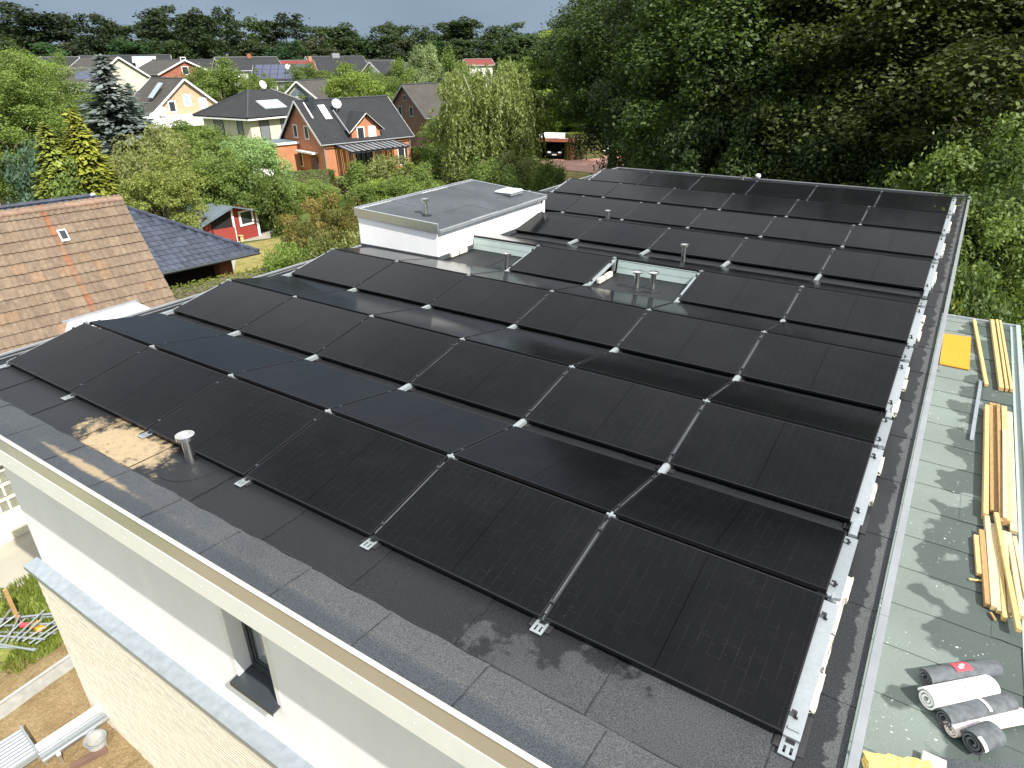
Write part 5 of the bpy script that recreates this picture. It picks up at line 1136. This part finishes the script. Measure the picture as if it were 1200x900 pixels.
for k in range(12):
    x0 = -.62 + k * .115; part('brace', MB().tube([(x0, -.36, .17 + rs.uniform(0, .08)), (x0 + rs.uniform(-.5, .5), rs.uniform(.1, .4), .18 + rs.uniform(0, .16))], [.016, .016], 6), 'alu_bright' if k % 3 else 'trim', scf)
part('coupler', MB().box(.1, .24, .0, .08, .22, .28), 'red_print', scf)
scf.rotation_euler = (0, 0, .55)
p = at(45, 738); solo('orange_plastic_sheet', MB().hexa([(p[0] - .2, p[1] - .12, ZG + .06), (p[0] + .18, p[1] - .08, ZG + .06), (p[0] + .22, p[1] + .12, ZG + .06), (p[0] - .15, p[1] + .1, ZG + .06), (p[0] - .15, p[1] - .09, ZG + .13), (p[0] + .13, p[1] - .05, ZG + .16), (p[0] + .18, p[1] + .09, ZG + .12), (p[0] - .11, p[1] + .07, ZG + .15)]), 'board_yellow', 'crumpled orange plastic beside the scaffold heap', 'plastic', bevel=.02)
mb = MB(); rs = random.Random(9)
for k in range(260):
    x = rs.uniform(-3, 3); y = rs.uniform(-3.4, -.5); s = rs.uniform(.006, .02); z = ZG + (.10 if -1 < x < 1.6 and y > -2.9 else .045)
    mb.add([(x + s, y, z), (x, y + s * .8, z), (x - s, y, z), (x, y - s * .9, z), (x, y, z + s * .9), (x, y, z - s * .5)], [(0, 1, 4), (1, 2, 4), (2, 3, 4), (3, 0, 4), (1, 0, 5), (2, 1, 5), (3, 2, 5), (0, 3, 5)])
o = solo('gravel', mb, 'paving_grey', 'loose pale pebbles strewn over the soil and sand', 'gravel', kind='stuff')

# ================================================================== TREES
def leaf_object_mesh(name, P, Nn, size, asp, mat, longdir=None):
    n = len(P)
    Nn = Nn / (np.linalg.norm(Nn, axis=1, keepdims=True) + 1e-9)
    ref = RNG.normal(size=(n, 3)) if longdir is None else longdir + RNG.normal(size=(n, 3)) * .18
    a = ref - Nn * np.sum(ref * Nn, 1, keepdims=True); a /= np.linalg.norm(a, axis=1, keepdims=True) + 1e-9
    b = np.cross(Nn, a); s = size[:, None] * .5; fold = Nn * (size[:, None] * .10)
    V = np.stack([P - a * s, P + b * s * asp - fold - a * s * .12, P + a * s, P - b * s * asp - fold - a * s * .12], 1).reshape(-1, 3)
    me = bpy.data.meshes.new(name); me.vertices.add(4 * n); me.vertices.foreach_set('co', V.astype(np.float32).ravel())
    me.loops.add(4 * n); me.loops.foreach_set('vertex_index', np.arange(4 * n, dtype=np.int32))
    me.polygons.add(n); me.polygons.foreach_set('loop_start', np.arange(0, 4 * n, 4, dtype=np.int32)); me.polygons.foreach_set('loop_total', np.full(n, 4, dtype=np.int32))
    me.update(calc_edges=True); me.materials.append(M[mat]); return me
def unit(n):
    d = RNG.normal(size=(n, 3)); return d / np.linalg.norm(d, axis=1, keepdims=True)
def clump_leaves(C, R, per, flat=.75, up=.45, inner=.35):
    P = []; Q = []
    for c, r, k in zip(C, R, per):
        d = unit(k); keep = RNG.random(k) < (.42 + .58 * (d[:, 2] * .5 + .5)); d = d[keep]; k = len(d)
        # several smaller tufts on each clump give broken light and dark
        tuft = unit(max(5, k // 45)); j = np.argmax(d @ tuft.T, 1); bulge = .80 + .28 * np.clip((np.sum(d * tuft[j], 1) - .75) * 4, 0, 1)
        rr = r * bulge * (1 - inner * RNG.random(k) ** 2.2)
        ax = np.array([.75 + .5 * RNG.random(), .75 + .5 * RNG.random(), flat * (.7 + .5 * RNG.random())])
        fluff = RNG.random(k) < .36; off_ = d * rr[:, None] * ax; off_[fluff] = RNG.normal(size=(fluff.sum(), 3)) * r * .52 * ax
        P.append(c + off_); Q.append(d * .55 + tuft[j] * .25 + np.array([0, 0, up]) + RNG.normal(size=(k, 3)) * .55)
    return np.concatenate(P), np.concatenate(Q)
def limbs_mesh(H, r0, C, lean=.0, nl=7, base=.0, mat='bark', fork=.35):
    mb = MB(); tp = []; m = 6
    for i in range(m + 1):
        f = i / m; tp.append((lean * H * f * f + .02 * H * math.sin(f * 5) * .3, .015 * H * math.sin(f * 3.3), base + H * .78 * f))
    mb.tube(tp, [r0 * (1 - .85 * i / m) * (1.25 if i == 0 else 1) for i in range(m + 1)], 9)
    idx = RNG.permutation(len(C))[:nl]
    for q_ in idx:
        c = np.array(C[q_]); f = min(.85, max(.22, (c[2] / H) * .62)); k = f * m; i = int(k); a = np.array(tp[i]) + (np.array(tp[min(i + 1, m)]) - np.array(tp[i])) * (k - i)
        mid = a * .5 + c * .5 + np.array([0, 0, H * .03]); rr = r0 * (1 - .8 * f) * .6
        mb.tube([tuple(a), tuple(mid), tuple(c)], [rr, rr * .6, rr * .2], 6, cap=False)
    me = mb.mesh('trunk'); me.materials.append(M[mat]); me.polygons.foreach_set('use_smooth', [True] * len(me.polygons)); return me
def round_crown(H, R, z0, ncl, nleaf, leaf, asp=.62, rmin=.22, rmax=.36, egg=.0, mat='leaf', flat=.75, shell=.5):
    zc, zr = (H + z0) / 2, (H - z0) / 2; C = []; Rr = []
    while len(C) < ncl:
        d = unit(1)[0]; q_ = shell + (1 - shell) * RNG.random() ** .6
        prof = 1 - egg * max(0, d[2])
        c = np.array([d[0] * R * q_ * prof * .86, d[1] * R * q_ * prof * .86, zc + d[2] * zr * q_ * .84]); C.append(c); Rr.append(R * (rmin + (rmax - rmin) * RNG.random()))
    per = (np.array(Rr) ** 2 / np.sum(np.array(Rr) ** 2) * nleaf * 1.45).astype(int)
    P, Q = clump_leaves(np.array(C), np.array(Rr), per, flat)
    top = np.percentile(P[:, 2], 99.6); bot = np.percentile(P[:, 2], .5); P[:, 2] = z0 + (P[:, 2] - bot) / (top - bot) * (H - z0)
    P[:, :2] *= R / np.percentile(np.hypot(P[:, 0], P[:, 1]), 97)
    sz = leaf * (.65 + .7 * RNG.random(len(P)))
    return leaf_object_mesh('crown', P, Q, sz, asp, mat), C
PROTO = {}
def proto(kind, crown, trunk, H, R): PROTO.setdefault(kind, []).append((crown, trunk, H, R))
for v in range(3):
    cr_, C = round_crown(20, 6.2, 2.0, 170, 84000, .20, rmin=.08, rmax=.25, shell=.42); proto('oak', cr_, limbs_mesh(20, .5, C, .02, 18), 20, 6.2)
for v in range(2):
    cr_, C = round_crown(20, 6.2, 4.2, 150, 60000, .22, rmin=.07, rmax=.22, shell=.35); proto('oak_high', cr_, limbs_mesh(20, .5, C, .02, 18), 20, 6.2)
for v in range(3):
    cr_, C = round_crown(9, 3.8, .6, 110, 24000, .20, rmin=.10, rmax=.27); proto('round', cr_, limbs_mesh(9, .2, C, .0, 8), 9, 3.8)
for v in range(3):
    cr_, C = round_crown(3.2, 2.0, -.25, 60, 10000, .15, rmin=.13, rmax=.33, shell=.35); proto('shrub', cr_, limbs_mesh(3.0, .07, C, 0, 8), 3.2, 2.0)
cr_, C = round_crown(4.6, 3.2, -.2, 55, 15000, .17, rmin=.18, rmax=.30, flat=.5, shell=.5); proto('maple', cr_, limbs_mesh(4.4, .11, C, .05, 10), 4.6, 3.2)
for v in range(3):
    cr_, C = round_crown(22, 6.5, -2.0, 120, 15000, .50, rmin=.12, rmax=.24, asp=.75, egg=.25, shell=.35); proto('far', cr_, limbs_mesh(22, .45, C, 0, 4), 22, 6.5)
for v in range(2):
    cr_, C = round_crown(13, 2.3, 1.0, 60, 15000, .22, rmin=.22, rmax=.40, egg=.5, flat=1.3); proto('poplar', cr_, limbs_mesh(13, .2, C, 0, 6), 13, 2.3)
# weeping birch: strings of leaves
def birch():
    H, R = 13., 3.9; P = []; D = []; C = []
    for s in range(1000):
        d = unit(1)[0]; q_ = .35 + .65 * RNG.random() ** .5; zz = 5.2 + abs(d[2]) * 7.0 * q_ + RNG.random() * .6
        rr = R * q_ * math.sqrt(max(.05, 1 - ((zz - 5.5) / 8.2) ** 2)); a = RNG.random() * 2 * pi; rr *= .82 + .30 * math.sin(3 * a + zz * 1.1) * math.cos(2 * a - zz * .7); x, y = rr * math.cos(a), rr * math.sin(a)
        ln = .9 + 2.6 * RNG.random() * (1 if zz < 10 else .55); n = int(ln * 13); tt = np.linspace(0, 1, n); C.append((x * .7, y * .7, zz))
        sway = RNG.normal(size=2) * .16
        pts = np.stack([x * (1 + .10 * tt) + sway[0] * tt ** 2 + RNG.normal(size=n) * .07, y * (1 + .10 * tt) + sway[1] * tt ** 2 + RNG.normal(size=n) * .07, zz - ln * tt + .25 * np.sin(tt * 2.2)], 1)
        P.append(pts); D.append(np.tile([0, 0, -1.], (n, 1)))
    P = np.concatenate(P); D = np.concatenate(D); Q = RNG.normal(size=(len(P), 3)); Q[:, 2] *= .5; Q[:, 2] += .25
    P = P[P[:, 2] > .4] ; D = D[:len(P)]; Q = Q[:len(P)]
    return leaf_object_mesh('crown', P, Q, .30 * (.6 + .8 * RNG.random(len(P))), .34, 'leaf', D), [c for c in C if c[2] > 6]
for v in range(2):
    cr_, C = birch(); proto('birch', cr_, limbs_mesh(13, .22, C, .03, 16, mat='bark_birch'), 13, 3.9)
def conifer(H, R, levels, per, leaf, droop, dens, base=.6, jag=.25):
    P = []; D = []; Q = []
    for l in range(levels):
        f = l / levels; z = base + (H - base) * f; rad_ = R * (1 - f) ** .85 + .08
        for k in range(max(4, int(per * (1 - .5 * f)))):
            a = RNG.random() * 2 * pi; ln = rad_ * (1 - jag * RNG.random()); n = max(3, int(ln * dens)); tt = np.linspace(.12, 1, n)
            sp = (RNG.random(n) - .5) * .5 * ln * (1 - tt * .6); ca, sa = math.cos(a), math.sin(a)
            P.append(np.stack([ca * ln * tt - sa * sp, sa * ln * tt + ca * sp, z - droop * ln * tt + droop * .9 * ln * tt ** 3 + RNG.normal(size=n) * .05 - np.abs(sp) * .3], 1))
            D.append(np.tile([ca, sa, -.25], (n, 1))); Q.append(np.tile([ca * .35, sa * .35, 1.], (n, 1)) + RNG.normal(size=(n, 3)) * .35)
    P, D, Q = map(np.concatenate, (P, D, Q))
    return leaf_object_mesh('crown', P, Q, leaf * (.6 + .8 * RNG.random(len(P))), .42, 'needle', D)
tk = MB().tube([(0, 0, 0), (0, 0, 11.5)], [.22, .02], 8).mesh('trunk'); tk.materials.append(M['bark'])
proto('spruce', conifer(12, 3.0, 44, 26, .40, .36, 10, jag=.50), tk, 12, 3.0)
tk2 = MB().tube([(0, 0, 0), (0, 0, 5.5)], [.12, .02], 8).mesh('trunk'); tk2.materials.append(M['bark'])
proto('cypress', conifer(6, 1.35, 60, 34, .22, -.30, 18, base=.1, jag=.30), tk2, 6, 1.35)
# clipped hedge block 1 x 1 x 1
def hedge_mesh():
    n = 9000; P = RNG.random((n, 3)) - np.array([.5, .5, 0]); f = RNG.integers(0, 5, n); Q = np.zeros((n, 3))
    for i, (ax, val, nrm) in enumerate(((0, -.5, (-1, 0, 0)), (0, .5, (1, 0, 0)), (1, -.5, (0, -1, 0)), (1, .5, (0, 1, 0)), (2, 1., (0, 0, 1)))):
        k = f == i; P[k, ax] = val + RNG.normal(size=k.sum()) * .018; Q[k] = nrm
    return P, Q
GRN0 = {'oak': (.060, .098, .022), 'oak_dark': (.040, .066, .017), 'lime': (.135, .190, .034), 'mid': (.086, .124, .028), 'olive': (.135, .150, .050), 'fresh': (.110, .158, .036), 'blue': (.150, .185, .175), 'gold': (.205, .225, .03), 'yellowgreen': (.165, .20, .035), 'maple': (.150, .125, .032), 'birch': (.125, .155, .050), 'far': (.036, .062, .018), 'farm': (.052, .080, .022), 'silver': (.155, .195, .095), 'purple': (.05, .03, .03), 'darkblue': (.05, .085, .055)}
GRN = {k: tuple(c * (1.02 if k == 'oak' else 1.12 if k == 'oak_dark' else .80 if k in ('far', 'farm') else .95 if k in ('gold', 'yellowgreen', 'blue') else 1.38) for c in v) for k, v in GRN0.items()}
TREE_N = [0]
def tree(kind, loc, H, R, col, label, cat='tree', group=None, var=None, name=None, zoff=0.):
    ps = PROTO[kind]; TREE_N[0] += 1; c, tk_, h0, r0 = ps[(TREE_N[0] if var is None else var) % len(ps)]
    nm = name or {'oak': 'oak_tree', 'oak_high': 'oak_tree', 'round': 'garden_tree', 'shrub': 'shrub', 'maple': 'maple_shrub', 'far': 'forest_tree', 'poplar': 'poplar_tree', 'birch': 'birch_tree', 'spruce': 'spruce_tree', 'cypress': 'golden_conifer'}[kind]
    t = thing(nm, label, cat, (loc[0], loc[1], ZG + zoff), RNG.random() * 6.28, group); t.scale = (R / r0, R / r0 * (.92 + .16 * RNG.random()), H / h0)
    b = np.array(GRN[col] if isinstance(col, str) else col) * (1 + .10 * RNG.normal()); b = np.clip(b, .004, .6)
    o = link('crown', c, None, t); o.color = (*map(float, b), 1); o2 = link('trunk', tk_, None, t)
    return t
def tpx(kind, u, vtop, dist, wpx, col, label, **k):                # crown top pixel, crown width in pixels, at a distance
    H = zat(u, vtop, dist) - ZG; R = wpx * dist / FPX / 2
    return tree(kind, along(u, dist), H, R, col, label, **k)
# --- the oak wall behind the flat roof
OAKG = 'big oaks standing behind the flat roof'
oaks = [(722, -33, 60, 150, 'oak'), (800, -120, 44, 170, 'oak_dark'), (868, -150, 40, 280, 'oak'), (960, -130, 38, 290, 'oak_dark'), (1050, -150, 37, 300, (.078, .102, .026)), (1145, -95, 40, 290, (.084, .110, .027)), (1245, -120, 34, 320, (.078, .102, .026)),  # lighter greens on the last three paint sunlight into their crowns
        (668, 30, 96, 100, 'lime'), (705, -10, 92, 150, 'oak_dark'), (820, -100, 60, 240, 'oak_dark'), (905, -120, 56, 260, 'oak_dark'), (1005, -90, 54, 280, 'oak_dark'), (1095, -60, 52, 280, 'oak_dark'), (1200, -80, 50, 300, 'oak_dark')]
olab = ['oak with sunlit flank at the sky-side end of the dark tree wall', 'tall dark oak rising behind the birch side of the roof', 'tall oak with sky gaps behind the twin roof vents', 'dark oak behind the middle of the far roof edge', 'tall leafy oak behind the globe lamp on the roof edge', 'broad oak overhanging the far roof corner', 'oak overhanging the annex roof end', 'yellow-green tree between the birch and the dark oaks']
for i, (u, vt, d, w_, col) in enumerate(oaks):
    tpx('oak_high' if u < 730 else 'oak', u, vt, d, w_, col, olab[i] if i < len(olab) else 'dark oak of the second row, filling the tree wall behind the roof', group=OAKG)
for i, (u, vt, d, w_, col) in enumerate([(812, 130, 38, 110, 'oak_dark'), (860, 120, 34, 130, 'oak_dark'), (925, 115, 33, 130, 'oak'), (990, 130, 32, 140, 'oak_dark'), (1055, 140, 33, 120, 'oak'), (1122, 150, 31, 110, 'oak'), (1185, 140, 27, 170, 'mid'), (1150, 235, 24, 130, 'oak'), (1215, 250, 22, 150, 'mid'), (1255, 180, 25, 170, 'oak')]):
    tpx('round', u, vt, d, w_, col, 'bushy young tree filling the shade under the big oaks', group='young trees under the oaks')
for i, (u, vt, d, w_) in enumerate([(1130, 318, 20.5, 90), (1175, 345, 19.5, 100), (1215, 330, 20, 110), (1150, 300, 22, 110)]):
    tpx('shrub', u, vt, d, w_, 'yellowgreen' if i == 1 else 'oak', 'leafy bush growing beyond the end of the annex roof', cat='bush', group='bushes beyond the annex roof')
# --- far forest
fr = random.Random(5)
tops = [(-60, 16), (-20, 14), (20, 11), (62, 20), (88, 26), (118, 25), (150, 27), (180, 14), (205, 16), (232, 24), (262, 15), (290, 25), (318, 24), (345, 25), (365, 32), (392, 38), (420, 37), (445, 36), (470, 36), (492, 40), (520, 34), (548, 31), (572, 40), (600, 36), (622, 45), (650, 40), (675, 28), (700, 25)]
for u, vt in tops:
    d = 205 + fr.uniform(-22, 22); ft_ = fr.uniform(.65, 1.6); tpx('far', u + fr.uniform(-6, 6), vt - 4 + fr.uniform(-5, 6), d, fr.uniform(52, 84), tuple(c * ft_ for c in GRN['far']), 'dark tall forest tree closing the far side of the estate', group='forest trees along the skyline', cat='tree')
for u in range(-60, 660, 27):
    d = 188 + fr.uniform(-8, 10); tpx('far', u + fr.uniform(-8, 8), fr.uniform(44, 54), d, fr.uniform(50, 72), tuple(c * fr.uniform(.9, 1.8) for c in GRN['far']), 'lower forest edge tree in front of the dark skyline trees', group='forest edge trees')
# --- garden and street trees, far to near
GT = [
 ('round', 252, 70, 108, 74, 'mid', 'dark round tree between tan gable and solar roof house'), ('round', 297, 86, 100, 42, 'mid', 'small round tree in front of the white house'),
 ('round', 357, 75, 116, 46, 'mid', 'round tree between solar roof house and pale gable'), ('round', 412, 76, 96, 72, 'lime', 'round bright green tree behind the dark ridge'),
 ('poplar', 488, 55, 118, 30, 'silver', 'tall slim poplar, bushiest of the poplar group'), ('poplar', 506, 52, 120, 30, 'silver', 'pale slim poplar in the middle of the poplar group'), ('poplar', 525, 58, 114, 34, 'fresh', 'slim poplar at the birch end of the poplar group'), ('poplar', 470, 70, 112, 34, 'fresh', 'short poplar beside the dark brick house'),
 ('round', 443, 90, 108, 50, 'mid', 'green tree between the round tree and poplars'), ('round', 548, 76, 96, 56, 'fresh', 'fresh green tree beside the dark brick gable'), ('round', 518, 135, 72, 62, 'fresh', 'light green tree at the brick house corner'),
 ('round', 225, 105, 112, 40, 'mid', 'small tree beside the tan gable'), ('round', 62, 64, 122, 40, 'mid', 'round tree in front of the far dark roofs'), ('round', 22, 66, 108, 60, 'mid', 'green tree behind the large bright leafy tree'),
 ('round', 350, 92, 128, 40, 'mid', 'tree filling between solar roof and pale gable'), ('round', 405, 78, 132, 40, 'farm', 'dark tree by the forest-edge house'), ('round', 460, 82, 138, 40, 'farm', 'dark tree behind the poplars'),
 ('round', 100, 76, 122, 30, 'mid', 'small tree behind the blue spruce'), ('round', 40, 86, 100, 50, 'mid', 'tree in front of the low grey-roofed house'), ('round', 212, 90, 118, 36, 'mid', 'small tree against the red brick gable'), ('round', 240, 82, 126, 40, 'mid', 'tree before the white house'), ('round', 275, 94, 112, 36, 'fresh', 'fresh tree below the white house'), ('round', 318, 104, 108, 30, 'mid', 'tree below the solar roof house'), ('round', 376, 84, 126, 40, 'mid', 'tree behind the round bright tree'), ('round', 436, 80, 132, 40, 'mid', 'tree before the brown-grey roof'), ('round', 470, 92, 108, 40, 'mid', 'tree beside the short poplar'), ('round', 160, 74, 150, 30, 'mid', 'small tree by the glazed roof panels'), ('round', 128, 80, 140, 30, 'mid', 'small tree behind the spruce tip'), ('round', 344, 112, 98, 26, 'mid', 'small tree beside the pale gable'), ('round', 4, 84, 106, 44, 'fresh', 'fresh small tree beyond the large bright leafy tree'),
 ('oak', 28, 72, 66, 130, 'fresh', 'large bright leafy tree beside the blue spruce'), ('oak', -25, 58, 62, 110, 'fresh', 'tallest leafy tree behind the yellow-green conifer'), ('round', 78, 100, 70, 70, 'mid', 'leafy tree in front of the blue spruce'),
 ('round', 205, 142, 72, 70, 'fresh', 'green tree in front of the tan gable canopy'), ('round', 246, 160, 66, 60, 'fresh', 'green tree below the cream house'), ('round', 160, 150, 66, 60, 'olive', 'olive green tree beside the tan gable canopy'),
]
for kd, u, vt, d, w_, col, lab in GT: tpx(kd, u, vt, d, w_, col, lab, group='garden trees of the estate')
tpx('spruce', 118, 62, 60, 150, 'blue', 'blue spruce with silvery branches'); tpx('spruce', 142, 96, 70, 60, 'darkblue', 'dark conifer beside the blue spruce')
tpx('cypress', 66, 130, 46, 92, 'gold', 'golden yellow conifer with pointed top', cat='conifer'); tpx('cypress', 27, 146, 46, 84, 'yellowgreen', 'yellow-green conifer beside the golden conifer', cat='conifer')
tpx('cypress', 80, 160, 50, 46, 'mid', 'dark green conifer in front of the golden conifer', cat='conifer', name='green_conifer'); tpx('cypress', 108, 172, 49, 44, 'olive', 'dull green conifer next to the dark green conifer', cat='conifer', name='green_conifer')
GS = [
 ('shrub', 18, 172, 47, 70, 'darkblue', 'dark bluish bush behind the glazed roof ridge'), ('shrub', 48, 190, 45, 60, 'mid', 'green bush behind the glazed roof chimney'), ('shrub', 150, 152, 54, 70, 'olive', 'pale olive bush below the tan gable'), ('shrub', 122, 185, 47, 64, 'olive', 'olive bush behind the glazed roof'),
 ('shrub', 205, 165, 52, 66, 'fresh', 'green bush behind the light garden tree'), ('shrub', 170, 170, 50, 60, 'olive', 'grey-green bush beside the light garden tree'),
 ('round', 168, 184, 48, 104, (.185, .225, .055), 'light green garden tree beside the red shed'), ('round', 150, 200, 43, 80, (.185, .220, .055), 'light green tree behind the glazed hip'), ('round', 270, 164, 49, 84, (.20, .30, .115), 'bright green tree with whitish tips behind the shed'), ('round', 238, 178, 47, 70, 'fresh', 'bright green tree between light tree and white-tipped tree'), ('shrub', 295, 200, 46, 50, 'mid', 'dark green bush beside the white-tipped tree'),
 ('shrub', 330, 212, 56, 50, 'lime', 'yellow-green bush on the brick house lawn'), ('shrub', 360, 216, 54, 44, 'mid', 'low green bush before the brick house lawn'), ('shrub', 392, 205, 57, 36, 'purple', 'dark purple bush at the brick house corner'),
 ('shrub', 415, 190, 56, 50, 'fresh', 'green bush before the pergola post'), ('shrub', 445, 184, 55, 60, 'olive', 'tall olive bush before the pergola'), ('shrub', 478, 192, 54, 58, 'fresh', 'fresh green bush at the pergola end'), ('shrub', 425, 212, 50, 62, 'lime', 'light green bush behind the penthouse'), ('shrub', 462, 208, 49, 60, 'fresh', 'green bush behind the penthouse roof'), ('shrub', 402, 215, 48, 44, 'mid', 'green bush beside the maple'),
 ('shrub', 548, 165, 56, 70, 'birch', 'drooping light bush beside the birch'), ('shrub', 510, 168, 66, 44, 'mid', 'dark bush by the clipped hedge'), ('shrub', 560, 186, 50, 60, 'mid', 'dark bush at the birch foot'), ('shrub', 605, 180, 50, 60, 'birch', 'light bush at the birch foot'), ('shrub', 640, 190, 48, 46, 'mid', 'clipped dark ball bush by the driveway'), ('shrub', 585, 196, 46, 60, 'mid', 'green bush behind the penthouse skylight'), ('shrub', 606, 170, 58, 50, 'birch', 'light green bush beside the driveway'),
 ('shrub', 300, 290, 30, 52, 'fresh', 'low leafy bush at the lawn edge below the maple'), ('shrub', 325, 287, 29, 60, 'mid', 'leafy green bush under the maple'), ('shrub', 360, 280, 28, 66, 'olive', 'olive bush under the maple beside the penthouse'), ('shrub', 400, 272, 27, 60, 'olive', 'olive bush against the penthouse wall'),
]
for kd, u, vt, d, w_, col, lab in GS: tpx(kd, u, vt, d, w_, col, lab, group='garden bushes between the houses', cat='bush' if kd == 'shrub' else 'tree')
tpx('maple', 345, 233, 36, 92, 'maple', 'olive and rust coloured japanese maple beside the penthouse', cat='tree'); tpx('maple', 395, 240, 34, 70, (.125, .128, .030), 'olive green maple shrub touching the penthouse corner', cat='tree'); tpx('maple', 322, 262, 34, 60, (.125, .130, .032), 'olive maple shrub at the lawn edge', cat='tree')
tpx('birch', 570, 60, 58, 124, 'birch', 'large weeping birch with hanging pale green branches'); tpx('birch', 600, 95, 60, 64, 'birch', 'smaller weeping birch leaning to the driveway')
tpx('round', 640, 74, 92, 90, 'lime', 'bright tree behind the weeping birch'); tpx('round', 618, 66, 98, 80, 'fresh', 'green tree behind the birch top'); tpx('round', 668, 62, 96, 84, 'lime', 'yellow-green tree at the edge of the oaks'); tpx('round', 668, 132, 92, 70, 'lime', 'light green tree above the carport')
# --- hedges
hp, hq = hedge_mesh()
def hedge(loc, rz, lx_, ly_, h, col, label, leaf=.13):
    me = leaf_object_mesh('foliage', hp * np.array((lx_, ly_, h)) + RNG.normal(size=hp.shape) * .025, hq + RNG.normal(size=hq.shape) * .35, leaf * (.6 + .8 * RNG.random(len(hp))), .6, 'leaf')
    t = thing('clipped_hedge', label, 'hedge', (loc[0], loc[1], ZG), rz); o = link('foliage', me, None, t); o.color = (*GRN[col], 1)
    me2 = MB().box(-lx_ * .46, lx_ * .46, -ly_ * .46, ly_ * .46, 0, h * .95).mesh('twigs'); o = link('twigs', me2, 'bark', t); return t
p = at(684, 186); hedge(p, facing(684) - pi / 2 + rad(28), 4.2, 1.0, 2.7, 'yellowgreen', 'bright clipped hedge between carport and dark car')
p = at(492, 193); hedge(p, facing(492) - pi / 2 + .2, 1.5, 1.2, 1.7, 'yellowgreen', 'short bright clipped hedge block at the brick house end')
p = at(512, 192); hedge(p, facing(512) - pi / 2 + .1, 2.6, 1.2, 1.7, 'mid', 'dark clipped hedge continuing from the bright block')
hloc2 = np.array(at(236, 333, ZG + 1.9)[:2]); hedge(hloc2, rad(80.7), 7.5, 1.2, 1.9, 'yellowgreen', 'yellow-green clipped hedge in front of the glazed roof carport', .10)
p = at(340, 218); hedge(p, facing(340) - pi / 2, 7.5, .9, 1.2, 'mid', 'long green hedge below the brick house lawn')
# grass blades by the building site
n = 5000; P = np.stack([RNG.uniform(-4.6, -1.9, n), RNG.uniform(-1.2, 1.2, n), np.full(n, ZG + .09)], 1); keep = (np.abs(P[:, 1] - .1 + (P[:, 0] + 3.2) * .2) < .85 + .2 * np.sin(P[:, 0] * 5)); P = P[keep]; n = len(P)
me = leaf_object_mesh('grass', P, np.concatenate([RNG.normal(size=(n, 2)), .2 * np.ones((n, 1))], 1), .16 * (.5 + RNG.random(n)), .16, 'leaf', np.tile([0, 0, 1.], (n, 1)))
o = link('site_grass_blades', me); o.color = (.16, .20, .035, 1); tag(o, 'rough tufts of grass beside the building site', 'grass', kind='stuff')
